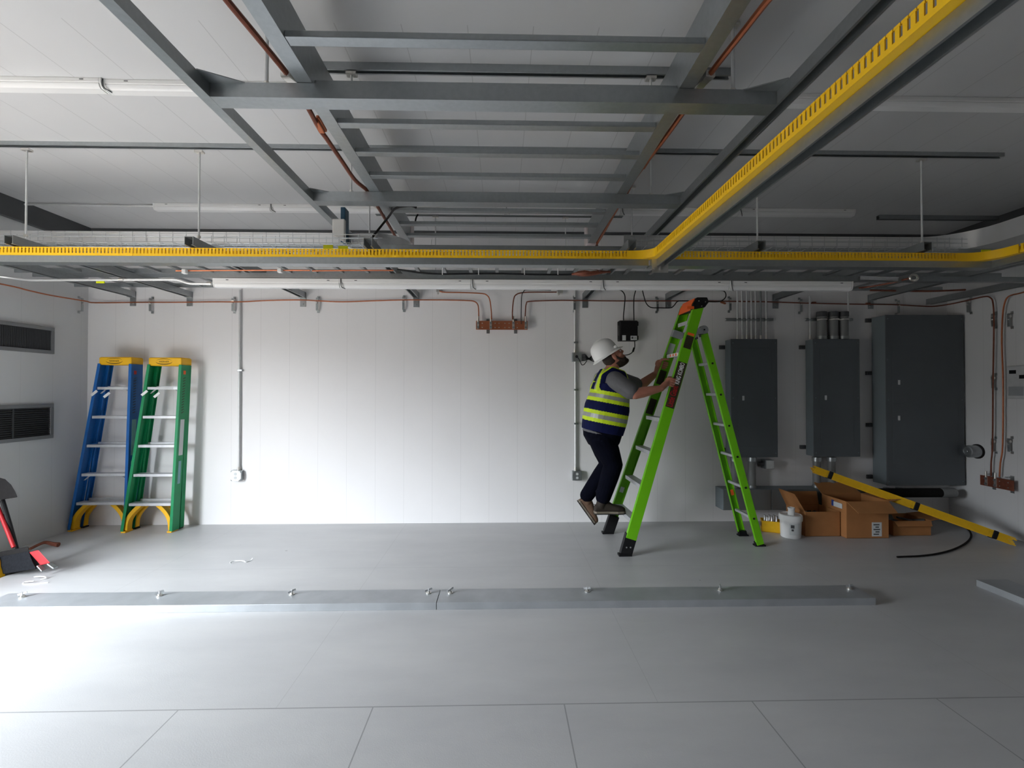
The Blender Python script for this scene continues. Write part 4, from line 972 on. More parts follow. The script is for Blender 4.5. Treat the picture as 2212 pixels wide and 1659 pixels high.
    # stickers on the outer face of the rail that faces the doorway light
    ax = (ftr - fr).normalized(); out = Vector((1, 0, 0)); out = (out - ax * ax.dot(out)).normalized()
    fwd = ax.cross(out)
    def stick(z0_, z1_, dy, wd, m, nm):
        a, e_ = at_height(fr, ftr, z0_), at_height(fr, ftr, z1_); o_ = out * (tw + .0008) + Vector((0, dy, 0))
        o_ = out * .0306 + Vector((0, dy, 0))
        return MB().beam(a + o_, e_ + o_, wd, .0016, up=out).build(nm, m, t)
    stick(.80, 1.18, .008, .060, 'label_teal' if grp == 'blue_grp' else 'label_paper', 'safety_sticker')
    stick(.50, .74, .004, .040, 'label_teal', 'safety_sticker')
    stick(1.66, 1.70, .0, .036, 'red' if grp == 'blue_grp' else 'orange', 'maker_sticker')
    b = MB()
    for k in range(14):
        z = 1.62 - k * .028
        a = at_height(fr, ftr, z) + out * .0308
        b.beam(a + Vector((0, -.018, -.006)), a + Vector((0, .018, .006)), .007, .0012, up=out)
    b.build('rail_lettering', 'logo_black', t)
    return t
step_ladder((168, 268), (1143, 1147), (214, 284), (771, 788), 'blue_grp', 'blue fibreglass stepladder with yellow cap, closed against the wall in the corner', True)
step_ladder((278, 370), (1147, 1149), (321, 392), (772, 790), 'green_grp', 'green fibreglass stepladder with yellow cap, closed against the wall beside the blue one', False)

# ------------------------------------------------------------------ the lime ladder
N0, N1 = atz(1350, 1200, 0), at(1507, 660, 4.345)
Q0, Q1 = atz(1313, 1152, 0), at(1483, 664, 4.61)
t = LADDER = thing('tall_stepladder', 'tall open lime green ladder with black and orange top that the worker climbs', 'ladder', ((N0.x + 2.45) / 2, (N0.y + Q0.y) / 2, 0))
axn, axq = (N1 - N0).normalized(), (Q1 - Q0).normalized()
RW = .094
rails = []
for p, q, u in ((N0, N1, (0, -1, 0)), (Q0, Q1, (0, 1, 0))):
    d = (q - p).normalized()
    rails.append(MB().prism(chan(RW, .040, .007), p + d * .16, q, up=u).build('side_rail', 'lime_grp', t, bevel=.002))
    v_ = Vector(u)
    b = MB().beam(p + d * .012, p + d * .20, RW + .012, .056, up=u).beam(p + Vector((-.01, 0, .010)), p + Vector((.012, 0, .010)), .06, .020)
    b.box(p.x - .062, p.x + .058, p.y - .032, p.y + .032, 0, .020)
    bo = b.build('rubber_boot', 'black', t, bevel=.004)
    for s_ in (-.018, .018):
        c = p + d * .085 + Vector((s_, 0, 0)) + v_ * .030; MB().cyl(c, c + v_ * .003, .007, n=8).build('rivet', 'alu', bo)
for k in range(7):
    z = .32 + .305 * k
    a, e_ = at_height(N0, N1, z), at_height(Q0, Q1, z)
    b = MB().beam(a + Vector((0, .036, -.008)), e_ + Vector((0, -.036, -.008)), .082, .016).beam(a + Vector((-.039, .036, -.018)), e_ + Vector((-.039, -.036, -.018)), .004, .036).beam(a + Vector((.039, .036, -.016)), e_ + Vector((.039, -.036, -.016)), .004, .030)
    st = b.build('step', 'step_alu', t, bevel=.002)
    if k in (5,):
        m_ = lerp(a, e_, .5) + Vector((-.0415, 0, -.016))
        MB().box(m_.x - .001, m_.x + .001, m_.y - .15, m_.y + .15, m_.z - .014, m_.z + .016).build('warning_strip', 'logo_white', st)
        b = MB()
        for s_ in (-.09, -.02, .05, .11): b.box(m_.x - .0016, m_.x + .001, m_.y + s_ - .015, m_.y + s_ + .015, m_.z - .010, m_.z + .012)
        b.build('warning_print', 'orange', st)
# top cap
def pz(px, py, Y): return at(px, py, Y)
pr_n = [(1494, 669), (1498, 655), (1506, 642), (1528, 642), (1532, 652), (1523, 664), (1503, 668)]
ya, yb_ = 4.30, 4.645
base = [at(x_, y_, 4.30) for x_, y_ in pr_n]
rr = [[Vector((p.x, yy_, p.z)) for p in base] for yy_ in (ya, yb_)]
MB().loft(rr).build('top_cap', 'black', t, bevel=.006)
p0, p1, p2 = base[0], base[1], base[2]
MB().loft([[Vector((p0.x - .003, yy_, p0.z + .004)), Vector((p1.x - .003, yy_, p1.z + .003)), Vector((p2.x - .01, yy_, p2.z - .002)), Vector((p2.x - .008, yy_, p2.z - .008)), Vector((p1.x + .004, yy_, p1.z - .004)), Vector((p0.x + .004, yy_, p0.z))] for yy_ in (ya + .03, yb_ - .03)]).build('cap_face_plate', 'orange', t)
c = at(1495, 664, 4.285); MB().box(c.x - .045, c.x + .02, 4.284, 4.294, c.z - .015, c.z + .012).build('cap_badge', 'orange', t, bevel=.003)
b = MB()
for x_, y_ in ((1510, 650), (1524, 652), (1516, 661)):
    c = at(x_, y_, 4.287); b.cyl((c.x, 4.286, c.z), (c.x, 4.291, c.z), .005, n=8)
b.build('rivet', 'alu', t)
# rear legs
M0, M1 = atz(1641, 1179, 0), at(1519, 722, 4.385)
K0, K1 = atz(1605, 1157, 0), at(1498, 730, 4.61)
for p, q, u in ((M0, M1, (0, -1, 0)), (K0, K1, (0, 1, 0))):
    d = (q - p).normalized(); v_ = Vector(u)
    MB().prism(chan(.068, .030, .006), p + d * .02, q, up=u).build('rear_leg', 'lime_grp', t, bevel=.002)
    b = MB().box(p.x - .055, p.x + .048, p.y - .028, p.y + .028, 0, .016).beam(p + d * .005, p + d * .05, .078, .042, up=u)
    b.build('rear_foot', 'black', t, bevel=.004)
    MB().beam(q - d * .02, q + d * .025, .076, .04, up=u).build('leg_collar', 'dark_steel', t, bevel=.004)
for k in range(6):
    z = .27 + .295 * k
    a, e_ = at_height(M0, M1, z), at_height(K0, K1, z)
    MB().beam(a + Vector((0, -.005, 0)), e_ + Vector((0, .005, 0)), .034, .026).build('rear_rung', 'step_alu', t, bevel=.006)
    MB().cyl(a + Vector((0, -.034, 0)), a + Vector((0, -.028, 0)), .010, n=10).build('rung_bolt', 'black', t)
# hinges and sleeves
for p, q, m1, sg in ((N0, N1, M1, -1), (Q0, Q1, K1, 1)):
    z = wz(714, 4.35, 1500) if sg < 0 else wz(722, 4.6, 1485)
    c = at_height(p, q, z); d = (q - p).normalized()
    MB().beam(c - d * .035, c + d * .035, RW + .01, .058, up=(0, 1, 0)).build('rail_sleeve', 'galv_matte', t, bevel=.003)
    e_ = m1 + Vector((0, 0, .025))
    b = MB().beam(c + Vector((.03, sg * .02, -.005)), e_ + Vector((0, sg * .005, 0)), .05, .03, up=(0, 1, 0)).cyl(e_ + Vector((0, -.024, .015)), e_ + Vector((0, .024, .015)), .042, n=20).beam(e_ + Vector((0, 0, .01)), e_ - Vector((0, 0, .04)), .05, .034, up=(0, 1, 0))
    h_ = b.build('hinge', 'galv_matte', t, bevel=.003)
    MB().cyl(e_ + Vector((0, -.030, .015)), e_ + Vector((0, .030, .015)), .008, n=8).build('hinge_pin', 'black', h_)
# labels on the near rail
perp = axn.cross(Vector((0, -1, 0))).normalized()
if perp.x > 0: perp = -perp                                  # towards the climber
vout = perp.cross(axn).normalized()
if vout.y > 0: vout = -vout
def on_rail(py, out=.0405): 
    z = wz(py, 4.27, 1460); return at_height(N0, N1, z) + vout * out
a, e_ = on_rail(881), on_rail(783)
MB().beam(a, e_, RW - .012, .0012, up=vout).build('name_label', 'logo_black', rails[0])
text_mesh('Little Giant', .078, 'red', rails[0], lerp(a, e_, .25) + vout * .0009 + perp * .002, axn, perp, bold=.001, sx=.56)
text_mesh('KING KOMBO', .058, 'logo_white', rails[0], lerp(a, e_, .755) + vout * .0009 + perp * -.004, axn, perp, bold=.001, sx=.56)
a, e_ = on_rail(753), on_rail(726)
MB().beam(a, e_, RW - .022, .0012, up=vout).build('spec_label', 'logo_black', rails[0])
b = MB(); 
for k in range(7): 
    c = lerp(a, e_, (k + .5) / 7.); b.beam(c - perp * .024, c + perp * .024, .004, .0008, up=vout)
b = MB(); c = on_rail(722); b.beam(c - axn * .012, c + axn * .012, RW - .03, .0012, up=vout).build('spec_label', 'orange', rails[0])
# stickers on the inner face of the far rail
vo2 = Vector((0, -1, 0))
def on_far(py, out=.002):
    z = wz(py, 4.66, 1440); return at_height(Q0, Q1, z) + vo2 * (out - .033)
for y0_, y1_, m_, w_ in ((766, 742, 'label_paper', .06), (830, 800, 'logo_black', .075), (895, 862, 'logo_black', .075), (1072, 1060, 'label_paper', .04)):
    MB().beam(on_far(y0_), on_far(y1_), w_, .0012, up=vo2).build('safety_sticker', m_, rails[1])
c = at_height(K0, K1, .45) + vo2 * .001; dk = (K1 - K0).normalized(); MB().beam(c - dk * .03, c + dk * .03, .03, .001, up=vo2).build('safety_sticker', 'orange', t)

# ------------------------------------------------------------------ things on the floor by the cabinets
def carton(x0, x1, y0, y1, h, lab, flaps, yaw=0.0, m='card', thick=.006, skip=()):
    c = Vector(((x0 + x1) / 2, (y0 + y1) / 2, 0)); w2, d2 = (x1 - x0) / 2, (y1 - y0) / 2
    t = thing('cardboard_carton', lab, 'carton', c); t.rotation_euler = (0, 0, yaw)
    b = MB(); cx, cy = c.x, c.y
    b.box(cx - w2, cx + w2, cy - d2, cy + d2, 0, thick)
    b.box(cx - w2, cx + w2, cy - d2, cy - d2 + thick, 0, h).box(cx - w2, cx + w2, cy + d2 - thick, cy + d2, 0, h)
    b.box(cx - w2, cx - w2 + thick, cy - d2 + thick, cy + d2 - thick, 0, h).box(cx + w2 - thick, cx + w2, cy - d2 + thick, cy + d2 - thick, 0, h)
    b.build('box_body', m, t, bevel=.002)
    for side, ang, ln in flaps:
        a = math.radians(ang)                           # 0 lies flat outward, 90 straight up
        co, si = math.cos(a) * ln, math.sin(a) * ln
        if side == 'front': q = [Vector((cx - w2, cy - d2, h)), Vector((cx + w2, cy - d2, h)), Vector((cx + w2 - .02, cy - d2 - co, h + si)), Vector((cx - w2 + .02, cy - d2 - co, h + si))]
        if side == 'back': q = [Vector((cx - w2, cy + d2, h)), Vector((cx + w2, cy + d2, h)), Vector((cx + w2 - .02, cy + d2 + co, h + si)), Vector((cx - w2 + .02, cy + d2 + co, h + si))]
        if side == 'left': q = [Vector((cx - w2, cy - d2, h)), Vector((cx - w2, cy + d2, h)), Vector((cx - w2 - co, cy + d2 - .02, h + si)), Vector((cx - w2 - co, cy - d2 + .02, h + si))]
        if side == 'right': q = [Vector((cx + w2, cy - d2, h)), Vector((cx + w2, cy + d2, h)), Vector((cx + w2 + co, cy + d2 - .02, h + si)), Vector((cx + w2 + co, cy - d2 + .02, h + si))]
        n = (q[1] - q[0]).cross(q[2] - q[1]).normalized() * (thick / 2)
        MB().loft([[v + n for v in q], [v - n for v in q]]).build('flap', m, t, bevel=.001)
    return t
# open low carton
x0, x1, yy_ = atz(1744, 1161, 0).x, atz(1821, 1161, 0).x, atz(1780, 1160, 0).y + .02
tA = carton(x0, x1, yy_, yy_ + .32, .25, 'open cardboard carton behind the white tub, packing poking out', (('left', 62, .20),('back', 88, .14)))
b = MB(); random.seed(3)
for k in range(7):
    p = Vector((random.uniform(x0 + .06, x1 - .08), random.uniform(yy_ + .09, yy_ + .24), random.uniform(.15, .20))); d = Vector((random.uniform(-1, 1), random.uniform(-1, 1), random.uniform(-.1, .5))).normalized()
    tag(MB().beam(p - d * .05, p + d * .05, .04, .012).build('packing_scrap', ('label_paper', 'black', 'dark_steel')[k % 3]), 'loose packing scrap inside the open carton behind the white tub', 'packing scrap', 'packing scraps in the open carton')
# tall carton
x2, x3, y2 = atz(1828, 1163, 0).x, atz(1921, 1163, 0).x, atz(1870, 1163, 0).y
tB = carton(x2, x3, y2, y2 + .36, .37, 'taller cardboard carton with a shipping label, flap drooping towards the camera', (('front', -32, .16), ('right', 6, .15), ('back', 30, .18)))
MB().box(x2 + .26, x2 + .36, y2 - .002, y2 + .001, .02, .16).build('shipping_label', 'label_paper', tB)
b = MB()
for k in range(5): b.box(x2 + .275 + (k % 2) * .02, x2 + .33 + (k % 3) * .006, y2 - .003, y2 - .001, .035 + k * .024, .047 + k * .024)
b.build('label_print', 'dark_steel', tB)
fl = None
c = at(1826, 1080, y2 + .10)
MB().box(x2 - .0015 - .007, x2 - .004, y2 + .05, y2 + .17, .285, .335).build('brand_label', 'label_paper', tB)
MB().box(x2 - .009, x2 - .004, y2 + .17, y2 + .20, .285, .345).build('brand_label', 'label_blue', tB)
# low carton with a flap to the right
x4, x5, y4 = atz(1950, 1157, 0).x, atz(2012, 1157, 0).x, atz(1980, 1157, 0).y
tC = carton(x4 - .10, x5, y4, y4 + .30, .15, 'low open cardboard carton under the yellow bundle beside the taller carton', (('right', 8, .15), ('front', -50, .06)))
for k in range(5):
    p = Vector((x4 - .04 + k * .07, y4 + .10 + (k % 2) * .09, .12 + (k % 3) * .012)); d = Vector((math.cos(k * 1.3), math.sin(k * 1.3) * .5, .15)).normalized()
    tag(MB().beam(p - d * .06, p + d * .06, .045, .014).build('packing_scrap', ('dark_steel', 'galv_dark')[k % 2]), 'dull scrap lying in the low carton under the yellow bundle', 'packing scrap', 'scraps in the low carton')
# small yellow box with clear bottle tops
c = atz(1671, 1151, 0); yaw = math.radians(24)
t = thing('small_yellow_box', 'small yellow open box with glassy bottle tops, between ladder leg and white tub', 'box', (c.x + .015, c.y + .07, 0)); t.rotation_euler = (0, 0, -yaw)
bx, by = c.x + .015, c.y + .07
b = MB(); w2, d2, h = .095, .065, .115
b.box(bx - w2, bx + w2, by - d2, by + d2, 0, .005).box(bx - w2, bx + w2, by - d2, by - d2 + .004, 0, h).box(bx - w2, bx + w2, by + d2 - .004, by + d2, 0, h).box(bx - w2, bx - w2 + .004, by - d2, by + d2, 0, h).box(bx + w2 - .004, bx + w2, by - d2, by + d2, 0, h)
b.build('box_body', 'yellow_dull', t)
MB().box(bx - w2 - .001, bx - w2 + .001, by - .045, by + .045, .045, .085).build('printed_strip', 'dark_steel', t)
for k in range(6):
    p = Vector((c.x - .035 + (k % 3) * .05, c.y + .055 + (k // 3) * .045, .008))
    tag(MB().lathe([(.018, 0), (.019, .08), (.012, .105), (.010, .135), (.012, .137), (.012, .15), (.0, .152)], p).build('small_bottle', 'alu', smooth=True), 'small bottle with a glassy grey top standing in the little yellow box', 'bottle', 'bottles in the little yellow box')
# white tub and cup
c = atz(1720, 1165, 0); c.y += .09
t = thing('white_tub', 'white plastic tub with a lid and printed sides on the floor by the cartons', 'tub', c)
MB().lathe([(.001, 0), (.088, 0), (.092, .006), (.099, .205), (.001, .205)], c, n=32).build('tub_body', 'white_lens', t, smooth=True)
MB().lathe([(.096, .170), (.106, .172), (.108, .205), (.104, .226), (.097, .230), (.092, .222), (.001, .222)], c, n=32).build('lid', 'white_paint', t, smooth=True)
rr = []
for k in range(9):
    a = math.radians(-128 + k * 7); d = Vector((math.cos(a), math.sin(a), 0))
    rr.append([c + d * .0945 + Vector((0, 0, .04)), c + d * .097 + Vector((0, 0, .04)), c + d * .1005 + Vector((0, 0, .155)), c + d * .098 + Vector((0, 0, .155))])
MB().loft(rr).build('tub_label', 'label_paper', t)
for a0, zz, s_ in ((-112, .125, .016), (-112, .09, .010)):
    a = math.radians(a0); d = Vector((math.cos(a), math.sin(a), 0)); MB().beam(c + d * .1003 + Vector((0, 0, zz - s_)), c + d * .1012 + Vector((0, 0, zz + s_)), s_ * 2, .001, up=d).build('label_mark', 'dark_steel', t)
k_ = c + Vector((-.008, -.01, .2225)) + Vector((.01, 0, 0))
t = thing('white_cup', 'small white pot standing on the lid of the white tub', 'cup', k_)
MB().lathe([(.001, 0), (.032, 0), (.030, .052), (.030, .058), (.034, .060), (.034, .074), (.029, .076), (.029, .062), (.001, .060)], k_, n=24).build('pot_body', 'white_paint', t, smooth=True)
# yellow bundle of duct lids leaning on the cartons
e0 = atz(2186, 1170, .05); e1 = at(1755, 1014, 4.98)
d = (e1 - e0).normalized()
t = thing('raceway_cover_bundle', 'taped bundle of long yellow raceway covers leaning from the floor onto the cartons', 'bundle', e0)
n_ = d.cross(Vector((0, 1, 0))).normalized()
if n_.z < 0: n_ = -n_
s_ = n_.cross(d)
for k in range(6):
    o_ = n_ * (-.031 + .0125 * k); j = d * (((k * 37) % 7 - 3) * .006)
    MB().prism([(-.034, 0), (-.034, .0105), (.034, .0105), (.034, 0), (.030, 0), (.030, .007), (-.030, .007), (-.030, 0)], e0 + o_ + j, e1 + o_ + j, up=n_).build('cover_strip', 'yellow_dull', t)
for f_ in (.085, .455, .905):
    p = lerp(e0, e1, f_) + n_ * .005
    MB().beam(p - d * .022, p + d * .022, .076, .080, up=n_).build('tape_wrap', 'black', t, bevel=.008)
# black cord on the floor
P = [atz(px, py, .010) for px, py in ((1938, 1203), (1985, 1201), (2025, 1196), (2062, 1186), (2088, 1172), (2098, 1158), (2093, 1145), (2078, 1135), (2060, 1128))]
cable('floor_cable', curve(P, 6), .0085, 'black_matte', 'black cable curling over the floor from under the yellow bundle', 'cable')

# ------------------------------------------------------------------ brooms and scraps at the vented wall
bp = atz(40, 1243, 0)
t = thing('push_broom', 'black bristle broom with red block end and red handle standing by the vented wall', 'broom', bp)
def bq(px, py, dy=0.0): return at(px, py, bp.y + dy)
top = [bq(-8, 1203), bq(62, 1190), bq(62, 1190, .07), bq(-8, 1203, .07)]
bot = [bq(-14, 1251), bq(84, 1227), bq(84, 1227, .11), bq(-14, 1251, .11)]
for v in bot: v.z = max(v.z, .004)
low = [Vector((v.x, v.y - .02 * (1 if i < 2 else -1), max(.004, v.z))) for i, v in enumerate(bot)]
MB().loft([low, [lerp(l_, u_, .45) + Vector((0, .006 if i > 1 else -.006, 0)) for i, (l_, u_) in enumerate(zip(low, top))], top]).build('bristles', 'bristle', t, bevel=.006)
MB().loft([[v + Vector((0, 0, -.01)) for v in top], [v + Vector((0, 0, .035)) for v in top]]).build('broom_block', 'black_matte', t, bevel=.008)
MB().loft([[bq(63, 1193, -.03), bq(83, 1188, -.03), bq(83, 1188, .05), bq(63, 1193, .05)], [bq(88, 1221, -.03), bq(109, 1216, -.03), bq(109, 1216, .05), bq(88, 1221, .05)]]).build('red_block', 'red', t, bevel=.006)
for px0, py0, px1, py1 in ((84, 1221, 95, 1233), (106, 1217, 120, 1227)):
    MB().beam(bq(px0, py0, -.02), bq(px1, py1, -.03), .035, .012).build('prong', 'galv_dark', t, bevel=.003)
MB().cyl(bq(30, 1182, .02), bq(-14, 1072, .10), .014, n=12).build('handle', 'red', t, smooth=True)
MB().beam(bq(-12, 1206, -.03), bq(2, 1250, -.03), .05, .03).build('bristle_edge', 'cap_yellow', t, bevel=.004)
t = thing('lobby_dustpan', 'black upright dustpan with a domed pan on a black pole beside the broom', 'dustpan', bq(40, 1200, .12))
rr = []
for yy_ in (.02, .22):
    rr.append([bq(px, py, yy_) for px, py in ((38, 1074), (33, 1062), (24, 1047), (11, 1035), (-3, 1031), (-20, 1034), (-30, 1050), (-30, 1082), (0, 1080))])
MB().loft(rr).build('pan', 'black_matte', t, bevel=.006)
MB().tube([bq(5, 1080, .10), bq(20, 1130, .08), bq(38, 1196, .06)], .016, 10).build('pole', 'black', t, smooth=True)
MB().beam(bq(8, 1112, .085), bq(16, 1116, .085), .02, .02).build('pole_clip', 'black', t)
hp = [atz(35, 1196, .03), atz(60, 1184, .05), atz(72, 1181, .05), atz(86, 1184, .03), atz(100, 1186, .02)]
for v in hp: v.y += .0
t = thing('scoop_handle', 'dark red hooked handle lying on the floor behind the broom', 'scoop', hp[2])
HP = curve([v + Vector((0, .12, 0)) for v in hp]); MB().tube(HP, [.013 + .010 * (i / len(HP)) ** 2 for i in range(len(HP))], 8).build('grip', 'copper_dark', t, smooth=True)
def scrap(pts, lab):
    P = [atz(px, py, .004 + hz) for px, py, hz in pts]
    cable('zip_tie_scrap', curve(P, 4), .0042, 'white_lens', lab, 'zip tie', 6)
scrap(((500, 1217, 0), (497, 1215, .01), (506, 1212, .01), (518, 1211, .012), (527, 1212, .006), (531, 1214, 0), (541, 1211, .0), (546, 1205, .02)), 'curled white zip tie scrap on the floor below the white outlet')
scrap(((74, 1246, .01), (86, 1245, .015), (97, 1246, .012), (99, 1249, .004), (88, 1252, 0)), 'short curled white zip tie scrap on the floor in front of the broom')
scrap(((73, 1255, .008), (55, 1257, .006), (50, 1261, 0), (70, 1262, 0), (104, 1258, 0)), 'straight white zip tie scrap on the floor close to the floor channel')

# ------------------------------------------------------------------ the worker
mat('skin', (.46, .19, .125), .5, 0, .08, 9)
mat('hair', (.030, .018, .012), .7, 0, .3, 60)
mat('shirt_grey', (.115, .115, .12), .85, 0, .08, 30)
mat('vest_navy', (.005, .008, .050), .8, 0, .1, 20, spec=.15)
mat('vest_lime', (.56, .74, .010), .6)
mat('vest_silver', (.33, .34, .32), .4, .25)
mat('jeans', (.0025, .003, .008), .9, 0, .25, 14, spec=.08)
mat('boot_leather', (.028, .020, .014), .75, 0, .2, 20)
mat('boot_brown', (.13, .075, .045), .7, 0, .2, 20)
mat('boot_sole', (.20, .17, .13), .7)
mat('sole_black', (.015, .014, .013), .8)
mat('hat_white', (.82, .82, .80), .28)
mat('eye_white', (.55, .52, .5), .3)
mat('lip', (.30, .10, .08), .5)

YP = 4.50
def pp(px, py, y): return at(px, py, y)
def chain(mb, pts, rs, n=14):
    for i in range(len(pts)):
        mb.ball(pts[i], rs[i], 8)
        if i: mb.tube([lerp(pts[i - 1], pts[i], k / 4) for k in range(5)], [lerp(rs[i - 1], rs[i], k / 4) for k in range(5)], n)
def remesh(mb, name, mats, parent, voxel, smooth=6, fac=.5, pick=None):
    me = mb.mesh(name + '_raw', mats); tmp = bpy.data.objects.new('tmp', me); COL.objects.link(tmp)
    m = tmp.modifiers.new('r', 'REMESH'); m.mode = 'VOXEL'; m.voxel_size = voxel
    if smooth: s = tmp.modifiers.new('s', 'SMOOTH'); s.iterations = smooth; s.factor = fac
    dg = bpy.context.evaluated_depsgraph_get(); dg.update()
    out = bpy.data.meshes.new_from_object(tmp.evaluated_get(dg)); bpy.data.objects.remove(tmp); bpy.data.meshes.remove(me)
    out.name = name; out.materials.clear()
    for x in (mats if isinstance(mats, (list, tuple)) else [mats]): out.materials.append(M[x])
    off = wloc(parent) if parent is not None else Vector((0, 0, 0))
    if pick:
        out.polygons.foreach_set('material_index', [pick(p.center) for p in out.polygons])
    for v in out.vertices: v.co -= off
    out.polygons.foreach_set('use_smooth', [True] * len(out.polygons))
    o = bpy.data.objects.new(name, out); COL.objects.link(o)
    if parent is not None: o.parent = parent
    return o

tilt = math.radians(11)
AX = Vector((math.sin(tilt), 0, math.cos(tilt))); FW_ = Vector((math.cos(tilt), 0, -math.sin(tilt))); LT = Vector((0, 1, 0))
TORSO = [((1299, 966), .115, .150), ((1299, 948), .165, .180), ((1301, 930), .180, .190), ((1306, 905), .196, .196), ((1311, 880), .195, .198), ((1316, 855), .172, .198), ((1319, 832), .148, .195), ((1320, 816), .118, .175), ((1321, 804), .090, .120), ((1323, 794), .066, .068)]
def torso(grow=0.0, i0=0, i1=None, drop=None, n=28, pw=2.4):
    rings = []
    sel = TORSO[i0:i1]
    for (c, fd, hl) in sel:
        p = pp(c[0], c[1], YP); r = []
        for k in range(n):
            a = 2 * PI * k / n; ca, sa = math.cos(a), math.sin(a)
            x = math.copysign(abs(ca) ** (2 / pw), ca) * (fd + grow); y = math.copysign(abs(sa) ** (2 / pw), sa) * (hl + grow)
            r.append(p + FW_ * x + LT * y)
        rings.append(r)
    return rings
SR, ER, WR_ = pp(1329, 822, 4.315), pp(1371, 851, 4.195), pp(1428, 839, 4.225)
SL, EL, WL_ = pp(1327, 816, 4.69), pp(1382, 834, 4.845), pp(1418, 806, 4.80)
HR, KR, AR = pp(1301, 948, 4.405), pp(1325, 1003, 4.395), pp(1302, 1076, 4.42)
HL_, KL, AL = pp(1298, 948, 4.60), pp(1315, 1002, 4.625), pp(1268, 1070, 4.635)
# head frame
ht = math.radians(36)
HU, HF = Vector((-math.sin(ht), 0, math.cos(ht))), Vector((math.cos(ht), 0, math.sin(ht)))
HC_ = pp(1323, 770, YP)
def hd(f, l, u): return HC_ + HF * f + LT * l + HU * u
HEAD = [(-.120, .046, .026, .024), (-.112, .038, .046, .036), (-.095, .026, .064, .050), (-.065, .012, .082, .062), (-.03, .003, .093, .070), (.02, 0, .098, .075), (.06, -.004, .095, .074), (.095, -.008, .075, .060), (.115, -.010, .040, .034)]
def head_rings(g=0.0, sel=None, n=24):
    return [[hd(fo + (fd + g) * math.cos(2 * PI * k / n), (hl + g) * math.sin(2 * PI * k / n), u) for k in range(n)] for u, fo, fd, hl in (sel or HEAD)]

# hands: palm on the edge of the rail, four fingers round its outer face, thumb on the inner side
def hand(mb, c, d, e, yo, wrist, scale=1.0, web=0.0):
    """c rail centre line, d along the rail (up), e across the rail away from the climber, yo unit Y towards the outer face of the rail"""
    s = scale; Yv = Vector((0, yo, 0))
    pal = c - e * .074 + Yv * (web + .006) - d * .002
    kn = []
    for off, ln in ((.034, 1.0), (.0115, 1.08), (-.0115, 1.03), (-.033, .86)):
        k0 = c + d * off * .92 - e * .070 + Yv * (web + .020)
        k1 = c + d * off - e * .047 + Yv * (web + .024)
        k2 = c + d * (off + .001) - e * (.047 - .036 * ln) + Yv * (web + .0145)
        k3 = c + d * (off + .000) - e * (.047 - .064 * ln) + Yv * (web + .0105)
        chain(mb, [k0, k1, k2, k3], [.0115, .0108, .0094, .0082], 10); kn.append(k0)
    mb.ball(pal, (.040, .021, .034), 9, (d, Yv.normalized(), e))
    for k in kn: chain(mb, [lerp(wrist, pal, .55), lerp(pal, k, .5), k], [.022, .017, .0125], 10)
    th = [lerp(wrist, pal, .75) + d * .022 - Yv * .006, c - e * .066 + d * .040 - Yv * .012, c - e * .036 + d * .052 - Yv * (.034), c - e * .010 + d * .056 - Yv * .036]
    chain(mb, th, [.0165, .0135, .0110, .0092], 10)
    chain(mb, [wrist, lerp(wrist, pal, .6), pal], [.029, .029, .022], 12)
zr = wz(829, 4.27, 1452); cN = at_height(N0, N1, zr); eN = -perp
zl = wz(790, 4.74, 1436); cQ = at_height(Q0, Q1, zl); eQ = axq.cross(Vector((0, 1, 0))).normalized()
if eQ.x < 0: eQ = -eQ

body = MB()
body.loft(torso(-.014))
neck0, neck1 = pp(1319, 806, YP), hd(-.012, 0, -.05)
body.tube([lerp(neck0, neck1, k / 4) for k in range(5)], [.072, .066, .063, .062, .062], 16)
body.loft(head_rings())
body.ball(hd(.100, 0, .028), (.016, .052, .012), 7, (HF, LT, HU))                    # brow
body.loft([[hd(.088, -.010, .022), hd(.106, 0, .024), hd(.088, .010, .022)], [hd(.088, -.015, -.006), hd(.119, 0, -.004), hd(.088, .015, -.006)], [hd(.086, -.019, -.026), hd(.126, 0, -.022), hd(.086, .019, -.026)], [hd(.082, -.012, -.036), hd(.106, 0, -.035), hd(.082, .012, -.036)]])
for s in (-1, 1):
    body.ball(hd(.058, s * .052, -.020), (.028, .018, .020), 7, (HF, LT, HU))         # cheek
    body.ball(hd(-.004, s * .076, -.006), (.021, .009, .033), 7, (HF, LT, HU))        # ear
    body.ball(hd(.004, s * .079, .016), (.018, .008, .014), 6, (HF, LT, HU)); body.ball(hd(-.004, s * .078, -.030), (.010, .008, .012), 6, (HF, LT, HU))
body.ball(hd(.094, 0, -.053), (.012, .024, .006), 6, (HF, LT, HU)); body.ball(hd(.092, 0, -.066), (.012, .021, .007), 6, (HF, LT, HU))
chain(body, [SR + Vector((0, .04, .01)), SR, lerp(SR, ER, .5), ER, lerp(ER, WR_, .3), lerp(ER, WR_, .75), WR_], [.062, .066, .060, .050, .050, .038, .030])
chain(body, [SL - Vector((0, .04, -.01)), SL, lerp(SL, EL, .5), EL, lerp(EL, WL_, .3), lerp(EL, WL_, .75), WL_], [.062, .066, .060, .050, .050, .038, .030])
hand(body, cN, axn, eN, -1, WR_, 1, .018)
hand(body, cQ, axq, eQ, 1, WL_, 1, .018)
chain(body, [HR, KR, AR], [.092, .062, .045]); chain(body, [HL_, KL, AL], [.092, .062, .045])
person = remesh(body, 'person', 'skin', None, .0044, 4)
tag(person, 'worker in white hard hat and striped safety vest climbing the lime ladder', 'person')
